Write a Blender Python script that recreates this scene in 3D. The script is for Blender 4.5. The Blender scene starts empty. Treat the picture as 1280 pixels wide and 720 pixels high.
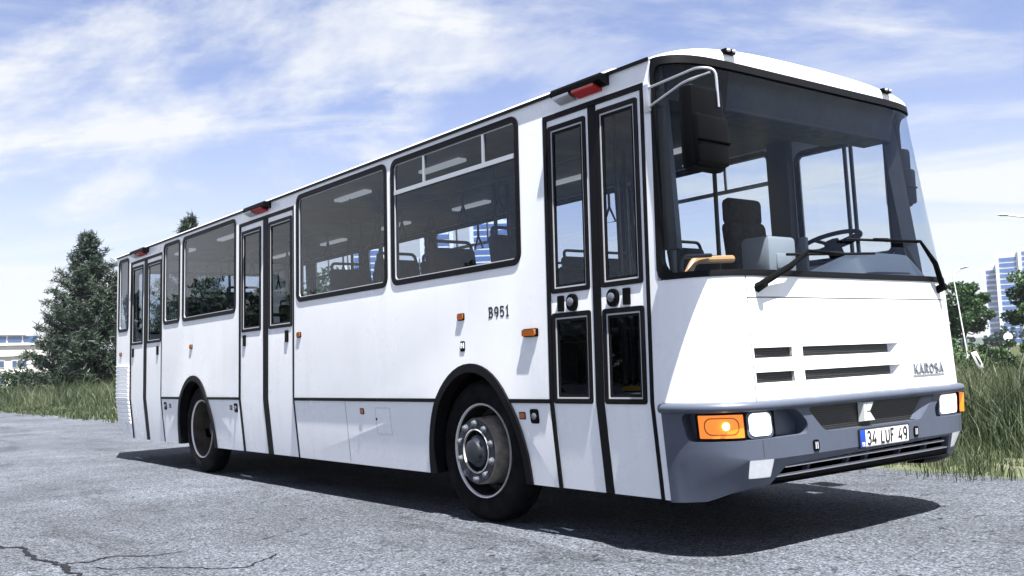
import bpy, bmesh, math, random
import numpy as np
from mathutils import Vector, Matrix, noise as mnoise
from mathutils.geometry import tessellate_polygon

random.seed(7)
RNG = np.random.default_rng(7)
S = bpy.context.scene
COL = S.collection
PI = math.pi

# ------------------------------------------------------------------ camera
cam_d = bpy.data.cameras.new('camera')
cam = bpy.data.objects.new('camera', cam_d)
COL.objects.link(cam)
S.camera = cam
cam_d.sensor_width = 36.0
cam_d.lens = 36.0 * 1215.0 / 1280.0
cam_d.clip_start = 0.05
cam_d.clip_end = 9000
CAMP = Vector((3.37815, -5.26498, 1.11638))
R_ = Vector((0.610656, 0.790835, -0.040979)); U_ = Vector((0.086134, -0.014890, 0.996172)); B_ = Vector((0.787198, -0.611848, -0.077211))
M4 = Matrix.Identity(4)
for i in range(3):
    M4[i][0] = R_[i]; M4[i][1] = U_[i]; M4[i][2] = B_[i]; M4[i][3] = CAMP[i]
cam.matrix_world = M4

# ------------------------------------------------------------------ exposure
S.render.engine = 'CYCLES'
S.view_settings.view_transform = 'Standard'
S.view_settings.look = 'None'
S.view_settings.gamma = 1.0
S.view_settings.use_curve_mapping = False
S.view_settings.exposure = 1.9
S.cycles.max_bounces = 10
S.cycles.transparent_max_bounces = 24
S.cycles.glossy_bounces = 4
S.cycles.diffuse_bounces = 3

# ------------------------------------------------------------------ sun
SUN = Vector((0.42, -0.115, 1.0)).normalized()
sun_d = bpy.data.lights.new('sun', 'SUN')
sun_d.energy = 5.0
sun_d.angle = math.radians(0.5)
sun_d.color = (1.0, 0.98, 0.945)
sun = bpy.data.objects.new('sun', sun_d)
COL.objects.link(sun)
sun.location = (0, 0, 30)
sun.rotation_euler = (-SUN).to_track_quat('-Z', 'Y').to_euler()
SUN_EL = math.asin(SUN.z)
SUN_ROT = math.atan2(SUN.x, SUN.y)

# ------------------------------------------------------------------ world : sky with thin clouds
W_ = bpy.data.worlds.new('World')
S.world = W_
W_.use_nodes = True
nt = W_.node_tree
nt.nodes.clear()
def wn(t, **kw):
    n = nt.nodes.new(t)
    for k, v in kw.items(): setattr(n, k, v)
    return n
def wl(a, b): nt.links.new(a, b)
def wmath(op, a, b=None, clamp=False):
    n = wn('ShaderNodeMath', operation=op); n.use_clamp = clamp
    for i, x in enumerate((a, b)):
        if x is None: continue
        if isinstance(x, (int, float)): n.inputs[i].default_value = x
        else: wl(x, n.inputs[i])
    return n.outputs[0]
sky = wn('ShaderNodeTexSky', sky_type='NISHITA')
sky.sun_disc = False
sky.sun_elevation = SUN_EL
sky.sun_rotation = SUN_ROT
sky.air_density = 1.0; sky.dust_density = 0.6; sky.ozone_density = 2.5
out = wn('ShaderNodeOutputWorld')
tc = wn('ShaderNodeTexCoord')
sep = wn('ShaderNodeSeparateXYZ'); wl(tc.outputs['Generated'], sep.inputs[0])
zc = wmath('MAXIMUM', sep.outputs[2], 0.0)
den = wmath('ADD', zc, 0.16)
px_ = wmath('DIVIDE', sep.outputs[0], den)
py_ = wmath('DIVIDE', sep.outputs[1], den)
comb = wn('ShaderNodeCombineXYZ'); wl(px_, comb.inputs[0]); wl(py_, comb.inputs[1])
def cloud(scale, sx, sy, rot, off, detail, rough, dist, lo, hi):
    mp = wn('ShaderNodeMapping', vector_type='TEXTURE'); wl(comb.outputs[0], mp.inputs[0])
    mp.inputs['Location'].default_value = off
    mp.inputs['Rotation'].default_value = (0, 0, math.radians(rot))
    mp.inputs['Scale'].default_value = (sx, sy, 1)
    n = wn('ShaderNodeTexNoise'); wl(mp.outputs[0], n.inputs['Vector'])
    n.inputs['Scale'].default_value = scale; n.inputs['Detail'].default_value = detail
    n.inputs['Roughness'].default_value = rough; n.inputs['Distortion'].default_value = dist
    r = wn('ShaderNodeMapRange'); r.interpolation_type = 'SMOOTHSTEP'
    wl(n.outputs['Fac'], r.inputs['Value'])
    r.inputs['From Min'].default_value = lo; r.inputs['From Max'].default_value = hi
    return r.outputs[0]
c1 = cloud(0.62, 1.25, 0.85, 50, (31.0, 14.0, 0), 12, 0.62, 0.7, 0.45, 0.58)      # broad flat bands
c2 = cloud(1.0, 2.4, 0.75, 58, (13.0, 2.2, 0), 13, 0.66, 0.9, 0.50, 0.72)      # combed wisps
c3 = cloud(2.2, 1.5, 0.8, 50, (7.3, 1.2, 0), 13, 0.64, 0.5, 0.52, 0.70)   # small puffs
hz = wn('ShaderNodeMapRange'); hz.interpolation_type = 'SMOOTHSTEP'
wl(zc, hz.inputs['Value'])
hz.inputs['From Min'].default_value = 0.30; hz.inputs['From Max'].default_value = 0.0
hz.inputs['To Min'].default_value = 0.0; hz.inputs['To Max'].default_value = 0.55
a = wmath('ADD', wmath('MULTIPLY', c1, 0.85), wmath('MULTIPLY', c2, 0.75))
a = wmath('ADD', a, wmath('MULTIPLY', wmath('MULTIPLY', c3, c1), 0.5))
a = wmath('ADD', a, hz.outputs[0], True)
bg1 = wn('ShaderNodeBackground'); tint = wn('ShaderNodeMix', data_type='RGBA', blend_type='MULTIPLY'); tint.inputs[0].default_value = 1
wl(sky.outputs[0], tint.inputs[6]); tint.inputs[7].default_value = (1.12, 0.93, 1.0, 1)
wl(tint.outputs[2], bg1.inputs[0]); bg1.inputs[1].default_value = 0.05
bg2 = wn('ShaderNodeBackground'); bg2.inputs[0].default_value = (0.93, 0.96, 1.0, 1); bg2.inputs[1].default_value = 0.265
mx = wn('ShaderNodeMixShader'); wl(a, mx.inputs[0]); wl(bg1.outputs[0], mx.inputs[1]); wl(bg2.outputs[0], mx.inputs[2])
wl(mx.outputs[0], out.inputs[0])

# ------------------------------------------------------------------ materials
def mat(name, col, rough=0.5, metal=0.0, spec=0.5, coat=0.0, var=0.0, vscale=3.0, bump=0.0, bscale=40.0, emis=None, estr=0.0):
    m = bpy.data.materials.new(name); m.use_nodes = True
    t = m.node_tree; b = t.nodes['Principled BSDF']
    b.inputs['Base Color'].default_value = (*col, 1)
    b.inputs['Roughness'].default_value = rough
    b.inputs['Metallic'].default_value = metal
    b.inputs['Specular IOR Level'].default_value = spec
    b.inputs['Coat Weight'].default_value = coat
    b.inputs['Coat Roughness'].default_value = 0.08
    if emis:
        b.inputs['Emission Color'].default_value = (*emis, 1); b.inputs['Emission Strength'].default_value = estr
    if var or bump:
        tcn = t.nodes.new('ShaderNodeTexCoord')
    if var:
        n = t.nodes.new('ShaderNodeTexNoise'); n.inputs['Scale'].default_value = vscale; n.inputs['Detail'].default_value = 7
        n.inputs['Roughness'].default_value = 0.65
        t.links.new(tcn.outputs['Object'], n.inputs['Vector'])
        mr = t.nodes.new('ShaderNodeMapRange')
        mr.inputs['From Min'].default_value = 0.3; mr.inputs['From Max'].default_value = 0.7
        mr.inputs['To Min'].default_value = 1 - var; mr.inputs['To Max'].default_value = 1 + var * 0.4
        t.links.new(n.outputs['Fac'], mr.inputs['Value'])
        mm = t.nodes.new('ShaderNodeMix'); mm.data_type = 'RGBA'; mm.blend_type = 'MULTIPLY'
        mm.inputs[0].default_value = 1; mm.inputs[6].default_value = (*col, 1)
        t.links.new(mr.outputs[0], mm.inputs[7]); t.links.new(mm.outputs[2], b.inputs['Base Color'])
        r2 = t.nodes.new('ShaderNodeMapRange')
        r2.inputs['From Min'].default_value = 0.3; r2.inputs['From Max'].default_value = 0.7
        r2.inputs['To Min'].default_value = min(1, rough * 1.35); r2.inputs['To Max'].default_value = rough * 0.8
        t.links.new(n.outputs['Fac'], r2.inputs['Value']); t.links.new(r2.outputs[0], b.inputs['Roughness'])
    if bump:
        n = t.nodes.new('ShaderNodeTexNoise'); n.inputs['Scale'].default_value = bscale; n.inputs['Detail'].default_value = 4
        t.links.new(tcn.outputs['Object'], n.inputs['Vector'])
        bp = t.nodes.new('ShaderNodeBump'); bp.inputs['Strength'].default_value = bump; bp.inputs['Distance'].default_value = 0.01
        t.links.new(n.outputs['Fac'], bp.inputs['Height']); t.links.new(bp.outputs[0], b.inputs['Normal'])
    return m

def glass(name, tint, ior=1.5, grough=0.0, dust=0.0):
    m = bpy.data.materials.new(name); m.use_nodes = True
    t = m.node_tree; t.nodes.clear()
    o = t.nodes.new('ShaderNodeOutputMaterial')
    tr = t.nodes.new('ShaderNodeBsdfTransparent'); tr.inputs[0].default_value = (*tint, 1)
    gl = t.nodes.new('ShaderNodeBsdfGlossy'); gl.inputs['Roughness'].default_value = grough
    gl.inputs[0].default_value = (0.95, 0.97, 1, 1)
    fr = t.nodes.new('ShaderNodeFresnel'); fr.inputs[0].default_value = ior
    mx = t.nodes.new('ShaderNodeMixShader')
    gm = t.nodes.new('ShaderNodeNewGeometry'); io = t.nodes.new('ShaderNodeMapRange')
    io.inputs['To Min'].default_value = ior; io.inputs['To Max'].default_value = 1 / ior     # same reflectance from both sides
    t.links.new(gm.outputs['Backfacing'], io.inputs['Value']); t.links.new(io.outputs[0], fr.inputs[0])
    t.links.new(fr.outputs[0], mx.inputs[0]); t.links.new(tr.outputs[0], mx.inputs[1]); t.links.new(gl.outputs[0], mx.inputs[2])
    last = mx
    if dust:
        df = t.nodes.new('ShaderNodeBsdfDiffuse'); df.inputs[0].default_value = (0.55, 0.56, 0.56, 1)
        tcn = t.nodes.new('ShaderNodeTexCoord')
        n = t.nodes.new('ShaderNodeTexNoise'); n.inputs['Scale'].default_value = 2.2; n.inputs['Detail'].default_value = 6
        t.links.new(tcn.outputs['Object'], n.inputs['Vector'])
        r = t.nodes.new('ShaderNodeMapRange'); r.inputs['From Min'].default_value = 0.35; r.inputs['From Max'].default_value = 0.75
        r.inputs['To Min'].default_value = 0; r.inputs['To Max'].default_value = dust
        t.links.new(n.outputs['Fac'], r.inputs['Value'])
        m2 = t.nodes.new('ShaderNodeMixShader')
        t.links.new(r.outputs[0], m2.inputs[0]); t.links.new(mx.outputs[0], m2.inputs[1]); t.links.new(df.outputs[0], m2.inputs[2])
        last = m2
    t.links.new(last.outputs[0], o.inputs[0])
    return m

M = {}
M['white'] = mat('white_paint', (0.83, 0.84, 0.85), 0.28, coat=0.35, var=0.05, vscale=1.3, bump=0.05, bscale=2.0)
def grime(m):
    t = m.node_tree; bs = t.nodes['Principled BSDF']
    src = bs.inputs['Base Color'].links[0].from_socket
    tcn = t.nodes.new('ShaderNodeTexCoord')
    fac = None
    for sc, s, lo, hi, f in (((7, 7, .35), 1.0,    .52, .80, .12), ((1.2, 1.2, 1.0), 1.6, .50, .75, .10), ((30, 30, 30), 1.0, .67, .74, .16)):
        mp = t.nodes.new('ShaderNodeMapping'); mp.inputs['Scale'].default_value = sc; t.links.new(tcn.outputs['Object'], mp.inputs[0])
        n = t.nodes.new('ShaderNodeTexNoise'); n.inputs['Scale'].default_value = s; n.inputs['Detail'].default_value = 8; n.inputs['Roughness'].default_value = .68
        t.links.new(mp.outputs[0], n.inputs['Vector'])
        r = t.nodes.new('ShaderNodeMapRange'); r.inputs['From Min'].default_value = lo; r.inputs['From Max'].default_value = hi
        r.inputs['To Min'].default_value = 0; r.inputs['To Max'].default_value = f; t.links.new(n.outputs['Fac'], r.inputs['Value'])
        if fac is None: fac = r.outputs[0]
        else:
            ad = t.nodes.new('ShaderNodeMath'); ad.operation = 'ADD'; t.links.new(fac, ad.inputs[0]); t.links.new(r.outputs[0], ad.inputs[1]); fac = ad.outputs[0]
    mx = t.nodes.new('ShaderNodeMix'); mx.data_type = 'RGBA'; t.links.new(fac, mx.inputs[0]); t.links.new(src, mx.inputs[6]); mx.inputs[7].default_value = (.33, .31, .28, 1)
    t.links.new(mx.outputs[2], bs.inputs['Base Color'])
grime(M['white'])
M['rubber'] = mat('black_rubber', (0.004, 0.004, 0.005), 0.5, spec=0.12)
M['trim'] = mat('bright_trim', (0.5, 0.51, 0.53), 0.35, metal=0.3)
M['plastic'] = mat('grey_bumper_plastic', (0.062, 0.074, 0.105), 0.38, spec=0.5, var=0.14, vscale=5, bump=0.03, bscale=250)
M['black'] = mat('black_plastic', (0.0022, 0.0023, 0.0027), 0.45, spec=0.06)
M['matte'] = mat('matte_black', (0.002, 0.002, 0.002), 0.9, spec=0.0)
M['chassis'] = mat('chassis_black', (0.02, 0.02, 0.02), 0.8)
M['chrome'] = mat('chrome', (0.75, 0.76, 0.78), 0.18, metal=1.0)
M['silver'] = mat('silver_paint', (0.62, 0.64, 0.62), 0.3, metal=0.25)
M['alu'] = mat('aluminium', (0.62, 0.63, 0.65), 0.35, metal=0.9)
M['tyre'] = mat('tyre_rubber', (0.004, 0.0045, 0.0055), 0.75, spec=0.12, var=0.35, vscale=9, bump=0.05, bscale=60)
M['rim'] = mat('rim_paint', (0.010, 0.0095, 0.009), 0.5, metal=0.1, var=0.8, vscale=9)
M['rimrust'] = mat('rusty_rim', (0.055, 0.044, 0.034), 0.6, metal=0.1, var=0.9, vscale=3.5)
M['drum'] = mat('drum_paint', (0.26, 0.235, 0.20), 0.45, metal=0.2, var=0.8, vscale=7)
M['rimlip'] = mat('rim_lip', (0.7, 0.68, 0.66), 0.35, metal=0.5, var=0.2, vscale=14)
M['hub'] = mat('hub_grey', (0.015, 0.019, 0.026), 0.38, metal=0.0, var=0.3, vscale=14)
M['amber'] = mat('amber_lens', (0.27, 0.068, 0.006), 0.2, coat=0.6)
M['amberlit'] = mat('amber_lens_lit', (0.75, 0.17, 0.012), 0.2, coat=0.6, emis=(1.0, 0.26, 0.03), estr=0.22)
M['bulb'] = mat('lit_bulb', (1, 0.8, 0.5), 0.3, emis=(1.0, 0.62, 0.22), estr=4.0)
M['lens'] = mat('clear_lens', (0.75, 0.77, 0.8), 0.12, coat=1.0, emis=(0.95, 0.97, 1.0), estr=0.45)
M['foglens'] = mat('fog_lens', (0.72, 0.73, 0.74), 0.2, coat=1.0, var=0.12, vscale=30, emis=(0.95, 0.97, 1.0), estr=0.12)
M['red'] = mat('red_lens', (0.45, 0.02, 0.02), 0.2, coat=0.6)
M['glass'] = glass('side_glass', (0.58, 0.64, 0.73), 1.40, 0.0, 0.0)
M['wglass'] = glass('windscreen_glass', (0.72, 0.78, 0.84), 1.25, 0.0, 0.0)
M['farglass'] = glass('far_glass', (0.93, 0.95, 0.97), 1.4)
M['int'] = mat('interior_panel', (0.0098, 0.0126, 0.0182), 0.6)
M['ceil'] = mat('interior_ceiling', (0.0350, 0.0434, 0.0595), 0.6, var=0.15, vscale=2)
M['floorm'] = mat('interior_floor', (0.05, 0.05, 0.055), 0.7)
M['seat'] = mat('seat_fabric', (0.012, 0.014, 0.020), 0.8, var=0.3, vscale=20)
M['dash'] = mat('dashboard', (0.038, 0.046, 0.062), 0.6, bump=0.05, bscale=150)
M['pole'] = mat('dark_pole', (0.008, 0.009, 0.011), 0.35)
M['yellow'] = mat('yellow_rail', (0.62, 0.36, 0.03), 0.4)
M['tan'] = mat('tan_rail', (0.45, 0.24, 0.10), 0.4)
M['navy'] = mat('navy_blind', (0.007, 0.015, 0.034), 0.45, var=0.2, vscale=12)
M['lampwhite'] = mat('ceiling_lamp', (0.45, 0.46, 0.48), 0.3, emis=(1, 1, 1), estr=0.10)
M['machine'] = mat('ticket_machine', (0.26, 0.27, 0.275), 0.5)
M['plate'] = mat('plate_white', (0.82, 0.82, 0.80), 0.4)
M['blue'] = mat('plate_blue', (0.01, 0.06, 0.42), 0.4)
M['ink'] = mat('ink_black', (0.012, 0.012, 0.013), 0.5)
M['letter'] = mat('letter_grey', (0.16, 0.17, 0.2), 0.35, metal=0.4)
M['gap'] = mat('panel_gap', (0.03, 0.03, 0.035), 0.8)
M['bark'] = mat('bark', (0.07, 0.052, 0.04), 0.9, var=0.4, vscale=6, bump=0.4, bscale=14)
M['concrete'] = mat('white_render', (0.5580, 0.5400, 0.5220), 0.8, var=0.12, vscale=0.25)
M['winglass'] = mat('building_glass', (0.03, 0.06, 0.13), 0.08, spec=0.8)
M['towerblue'] = mat('tower_glass', (0.0400, 0.0960, 0.2880), 0.15, spec=0.7)
M['towerwall'] = mat('tower_wall', (0.55, 0.58, 0.64), 0.7)
M['galv'] = mat('galvanised', (0.62, 0.64, 0.66), 0.5, metal=0.1)
M['sign'] = mat('sign_white', (0.8, 0.8, 0.8), 0.4)

# perforated mesh grille: small hexagon-like holes by voronoi
def mesh_mat():
    m = mat('grille_mesh', (0.05, 0.05, 0.055), 0.45, metal=0.2)
    t = m.node_tree; b = t.nodes['Principled BSDF']
    tcn = t.nodes.new('ShaderNodeTexCoord')
    sp = t.nodes.new('ShaderNodeSeparateXYZ'); t.links.new(tcn.outputs['Object'], sp.inputs[0])
    def mth(op, a, c):
        n = t.nodes.new('ShaderNodeMath'); n.operation = op
        for i, v in enumerate((a, c)):
            if v is None: continue
            if isinstance(v, (int, float)): n.inputs[i].default_value = v
            else: t.links.new(v, n.inputs[i])
        return n.outputs[0]
    u = mth('MULTIPLY', mth('ADD', sp.outputs[1], sp.outputs[2]), 260)
    v = mth('MULTIPLY', mth('SUBTRACT', sp.outputs[1], sp.outputs[2]), 260)
    w = mth('MULTIPLY', mth('SINE', u, None), mth('SINE', v, None))
    g = mth('GREATER_THAN', w, -0.12)
    cmx = t.nodes.new('ShaderNodeMix'); cmx.data_type = 'RGBA'
    t.links.new(g, cmx.inputs[0]); cmx.inputs[6].default_value = (0.045, 0.045, 0.048, 1); cmx.inputs[7].default_value = (0.001, 0.001, 0.001, 1)
    t.links.new(cmx.outputs[2], b.inputs['Base Color'])
    return m
M['mesh'] = mesh_mat()

def leaf_mat(name, c0, c1, c2, rough=0.55, trans=0.25, island=True, nscale=0.6):
    m = bpy.data.materials.new(name); m.use_nodes = True
    t = m.node_tree; b = t.nodes['Principled BSDF']
    g = t.nodes.new('ShaderNodeNewGeometry')
    r = t.nodes.new('ShaderNodeValToRGB')
    r.color_ramp.elements[0].color = (*c0, 1); r.color_ramp.elements[1].color = (*c2, 1)
    e = r.color_ramp.elements.new(0.5); e.color = (*c1, 1)
    n = t.nodes.new('ShaderNodeTexNoise'); n.inputs['Scale'].default_value = nscale; n.inputs['Detail'].default_value = 3
    tcn = t.nodes.new('ShaderNodeTexCoord'); t.links.new(tcn.outputs['Object'], n.inputs['Vector'])
    mm = t.nodes.new('ShaderNodeMath'); mm.operation = 'MULTIPLY_ADD'
    t.links.new(g.outputs['Random Per Island'], mm.inputs[0]); mm.inputs[1].default_value = 0.5
    m2 = t.nodes.new('ShaderNodeMapRange'); m2.inputs['From Min'].default_value = 0.35; m2.inputs['From Max'].default_value = 0.65
    m2.inputs['To Max'].default_value = 0.5
    t.links.new(n.outputs['Fac'], m2.inputs['Value']); t.links.new(m2.outputs[0], mm.inputs[2])
    t.links.new(mm.outputs[0], r.inputs[0])
    t.links.new(r.outputs[0], b.inputs['Base Color'])
    b.inputs['Roughness'].default_value = rough; b.inputs['Specular IOR Level'].default_value = 0.3
    o = t.nodes['Material Output']
    tl = t.nodes.new('ShaderNodeBsdfTranslucent'); t.links.new(r.outputs[0], tl.inputs[0])
    mx = t.nodes.new('ShaderNodeMixShader'); mx.inputs[0].default_value = trans
    t.links.new(b.outputs[0], mx.inputs[1]); t.links.new(tl.outputs[0], mx.inputs[2]); t.links.new(mx.outputs[0], o.inputs[0])
    return m
M['needle'] = leaf_mat('pine_needles', (0.008, 0.018, 0.011), (0.022, 0.038, 0.024), (0.062, 0.085, 0.056), trans=0.1, nscale=.9)
M['leaf'] = leaf_mat('green_leaves', (0.0144, 0.0360, 0.0115), (0.0324, 0.0720, 0.0216), (0.0612, 0.1152, 0.0396))
M['leafdark'] = leaf_mat('dark_leaves', (0.0101, 0.0230, 0.0101), (0.0216, 0.0432, 0.0173), (0.0432, 0.0720, 0.0288))
M['leafblue'] = leaf_mat('blueish_leaves', (0.0144, 0.0324, 0.0324), (0.0252, 0.0504, 0.0432), (0.0432, 0.0720, 0.0612))
M['grassm'] = leaf_mat('grass_blades', (0.0180, 0.0324, 0.0144), (0.0468, 0.0648, 0.0302), (0.1224, 0.1296, 0.0720), trans=0.2, nscale=0.35)

# asphalt
def asphalt():
    m = mat('old_asphalt', (0.13, 0.13, 0.14), 0.85, spec=0.3)
    t = m.node_tree; b = t.nodes['Principled BSDF']
    tcn = t.nodes.new('ShaderNodeTexCoord')
    def noise(scale, det=6, rough=0.6, dist=0, sx=1, sy=1):
        mp = t.nodes.new('ShaderNodeMapping'); mp.inputs['Scale'].default_value = (sx, sy, 1)
        t.links.new(tcn.outputs['Object'], mp.inputs[0])
        n = t.nodes.new('ShaderNodeTexNoise'); n.inputs['Scale'].default_value = scale; n.inputs['Detail'].default_value = det
        n.inputs['Roughness'].default_value = rough; n.inputs['Distortion'].default_value = dist
        t.links.new(mp.outputs[0], n.inputs['Vector']); return n.outputs['Fac']
    def mrange(x, a, c, lo, hi):
        r = t.nodes.new('ShaderNodeMapRange'); t.links.new(x, r.inputs['Value'])
        r.inputs['From Min'].default_value = a; r.inputs['From Max'].default_value = c
        r.inputs['To Min'].default_value = lo; r.inputs['To Max'].default_value = hi; return r.outputs[0]
    def mul(a, c):
        n = t.nodes.new('ShaderNodeMath'); n.operation = 'MULTIPLY'
        t.links.new(a, n.inputs[0]); t.links.new(c, n.inputs[1]); return n.outputs[0]
    grain = noise(60, 4, 0.8)
    grain2 = mrange(noise(28, 4, 0.7), 0.32, 0.66, 0.55, 1.42)
    speck = mrange(noise(24, 3, 0.6), 0.35, 0.41, 0.16, 1.0)
    big = mrange(noise(0.35, 6, 0.62, 0.5), 0.34, 0.64, 0.66, 1.22)
    mid = mul(mrange(noise(2.2, 6, 0.65, 0.4), 0.3, 0.7, 0.74, 1.18), mrange(noise(9, 4, 0.6, 0.6, 1.5, 0.8), 0.345, 0.395, 0.26, 1.0))
    stain = mrange(noise(0.9, 7, 0.6, 0.8, 0.35, 1.4), 0.36, 0.45, 0.60, 1.0)
    f = mul(mul(mul(mul(mrange(grain, 0.36, 0.64, 0.05, 2.1), grain2), speck), mul(big, mid)), stain)
    # cell pattern of stones
    v = t.nodes.new('ShaderNodeTexVoronoi'); v.inputs['Scale'].default_value = 60
    t.links.new(tcn.outputs['Object'], v.inputs['Vector'])
    hs = t.nodes.new('ShaderNodeSeparateColor'); t.links.new(v.outputs['Color'], hs.inputs[0])
    f = mul(f, mrange(hs.outputs[0], 0, 1, 0.55, 1.45))
    mm = t.nodes.new('ShaderNodeMix'); mm.data_type = 'RGBA'; mm.blend_type = 'MULTIPLY'; mm.inputs[0].default_value = 1
    mm.inputs[6].default_value = (0.074, 0.082, 0.098, 1); t.links.new(f, mm.inputs[7])
    t.links.new(mm.outputs[2], b.inputs['Base Color'])
    bp = t.nodes.new('ShaderNodeBump'); bp.inputs['Strength'].default_value = 0.55; bp.inputs['Distance'].default_value = 0.008
    t.links.new(f, bp.inputs['Height']); t.links.new(bp.outputs[0], b.inputs['Normal'])
    return m
M['asphalt'] = asphalt()
def soil(name, c0, c1, c2, s1=1.3, s2=18):
    m = mat(name, c1, 0.95, spec=0.1)
    t = m.node_tree; b = t.nodes['Principled BSDF']
    tcn = t.nodes.new('ShaderNodeTexCoord')
    ns = []
    for s in (s1, s2):
        n = t.nodes.new('ShaderNodeTexNoise'); n.inputs['Scale'].default_value = s; n.inputs['Detail'].default_value = 8
        n.inputs['Roughness'].default_value = 0.7
        t.links.new(tcn.outputs['Object'], n.inputs['Vector']); ns.append(n.outputs['Fac'])
    ad = t.nodes.new('ShaderNodeMath'); ad.operation = 'ADD'; t.links.new(ns[0], ad.inputs[0]); t.links.new(ns[1], ad.inputs[1])
    r = t.nodes.new('ShaderNodeMapRange'); r.inputs['From Min'].default_value = 0.75; r.inputs['From Max'].default_value = 1.25
    t.links.new(ad.outputs[0], r.inputs['Value'])
    cr = t.nodes.new('ShaderNodeValToRGB'); cr.color_ramp.elements[0].color = (*c0, 1); cr.color_ramp.elements[1].color = (*c2, 1)
    e = cr.color_ramp.elements.new(0.5); e.color = (*c1, 1)
    t.links.new(r.outputs[0], cr.inputs[0]); t.links.new(cr.outputs[0], b.inputs['Base Color'])
    bp = t.nodes.new('ShaderNodeBump'); bp.inputs['Strength'].default_value = 0.6; bp.inputs['Distance'].default_value = 0.03
    t.links.new(ns[1], bp.inputs['Height']); t.links.new(bp.outputs[0], b.inputs['Normal'])
    return m
M['field'] = soil('field_ground', (0.0217, 0.0310, 0.0124), (0.0434, 0.0527, 0.0217), (0.0806, 0.0806, 0.0434))
M['verge'] = soil('mossy_verge', (0.035, 0.055, 0.020), (0.085, 0.095, 0.050), (0.13, 0.13, 0.105), 3.0, 22)
M['hill'] = mat('far_hill', (0.0279, 0.0434, 0.0310), 0.9)

# ------------------------------------------------------------------ helpers
def tag(o, label=None, cat=None, group=None, kind=None):
    if label: o['label'] = label
    if cat: o['category'] = cat
    if group: o['group'] = group
    if kind: o['kind'] = kind
    return o
def thing(name, label, cat, loc=(0, 0, 0), rz=0, group=None):
    o = bpy.data.objects.new(name, None); COL.objects.link(o)
    o.location = loc; o.rotation_euler = (0, 0, rz); o.empty_display_size = 0.3
    return tag(o, label, cat, group)
def link(name, me, m, parent=None):
    o = bpy.data.objects.new(name, me); COL.objects.link(o)
    if m is not None: me.materials.append(m)
    if parent is not None: o.parent = parent
    return o
def finish(me, smooth=35):
    if smooth:
        me.polygons.foreach_set('use_smooth', [True] * len(me.polygons))
        me.set_sharp_from_angle(angle=math.radians(smooth))
    me.update()
def copy_tree(o, parent=None):
    c = o.copy(); COL.objects.link(c)
    if parent is not None: c.parent = parent
    for ch in list(o.children): copy_tree(ch, c)
    return c
def struct(o): o['kind'] = 'structure'; return o

class MB:
    """collects shapes that become ONE mesh"""
    def __init__(s): s.v = []; s.f = []
    def add(s, vs, fs):
        b = len(s.v); s.v += [tuple(x) for x in vs]; s.f += [tuple(b + i for i in f) for f in fs]; return s
    def box(s, c, d, rz=0.0, M_=None, bev=0.0):
        x, y, z = (k / 2 for k in d)
        bm = bmesh.new()
        bmesh.ops.create_cube(bm, size=1)
        for v in bm.verts: v.co = Vector((v.co.x * d[0], v.co.y * d[1], v.co.z * d[2]))
        if bev: bmesh.ops.bevel(bm, geom=list(bm.edges), offset=bev, segments=2, profile=0.5, affect='EDGES')
        mt = Matrix.Translation(c) @ (M_ if M_ is not None else Matrix.Rotation(rz, 4, 'Z'))
        bm.verts.index_update()
        s.add([mt @ v.co for v in bm.verts], [[v.index for v in f.verts] for f in bm.faces]); bm.free(); return s
    def ring_loft(s, rings, cap0=True, cap1=True, closed=False):
        n = len(rings[0]); b = len(s.v)
        for r in rings: s.v += [tuple(p) for p in r]
        m = len(rings)
        for i in range(m if closed else m - 1):
            a0 = b + i * n; a1 = b + ((i + 1) % m) * n
            for j in range(n): s.f.append((a0 + j, a0 + (j + 1) % n, a1 + (j + 1) % n, a1 + j))
        if not closed:
            if cap0: s.f.append(tuple(b + j for j in range(n))[::-1])
            if cap1: s.f.append(tuple(b + (m - 1) * n + j for j in range(n)))
        return s
    def tube(s, pts, r, n=8):
        pts = [Vector(p) for p in pts]; rr = r if isinstance(r, (list, tuple)) else [r] * len(pts)
        rings = []; up = None
        for i, p in enumerate(pts):
            t = (pts[min(i + 1, len(pts) - 1)] - pts[max(i - 1, 0)]).normalized()
            if up is None:
                up = Vector((0, 0, 1)) if abs(t.z) < 0.9 else Vector((1, 0, 0))
            a = t.cross(up).normalized(); b = a.cross(t).normalized(); up = b
            rings.append([p + rr[i] * (math.cos(2 * PI * k / n) * a + math.sin(2 * PI * k / n) * b) for k in range(n)])
        return s.ring_loft(rings)
    def lathe(s, prof, c, axis='y', n=48, sgn=1):
        rings = []
        for r, h in prof:
            ring = []
            for k in range(n):
                a = 2 * PI * k / n
                if axis == 'y': ring.append((c[0] + r * math.cos(a), c[1] + sgn * h, c[2] + r * math.sin(a)))
                elif axis == 'x': ring.append((c[0] + sgn * h, c[1] + r * math.cos(a), c[2] + r * math.sin(a)))
                else: ring.append((c[0] + r * math.cos(a), c[1] + r * math.sin(a), c[2] + sgn * h))
            rings.append(ring)
        return s.ring_loft(rings, cap0=False, cap1=False)
    def ell(s, c, r, n=10, m=7):
        rings = []
        for i in range(1, m):
            t = PI * i / m
            rings.append([(c[0] + r[0] * math.sin(t) * math.cos(2 * PI * k / n), c[1] + r[1] * math.sin(t) * math.sin(2 * PI * k / n), c[2] + r[2] * math.cos(t)) for k in range(n)])
        return s.ring_loft(rings)
    def build(s, name, m, parent=None, smooth=35, recalc=True):
        me = bpy.data.meshes.new(name); me.from_pydata(s.v, [], s.f)
        if recalc:
            bm = bmesh.new(); bm.from_mesh(me); bmesh.ops.recalc_face_normals(bm, faces=bm.faces); bm.to_mesh(me); bm.free()
        finish(me, smooth)
        return link(name, me, m, parent)

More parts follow.
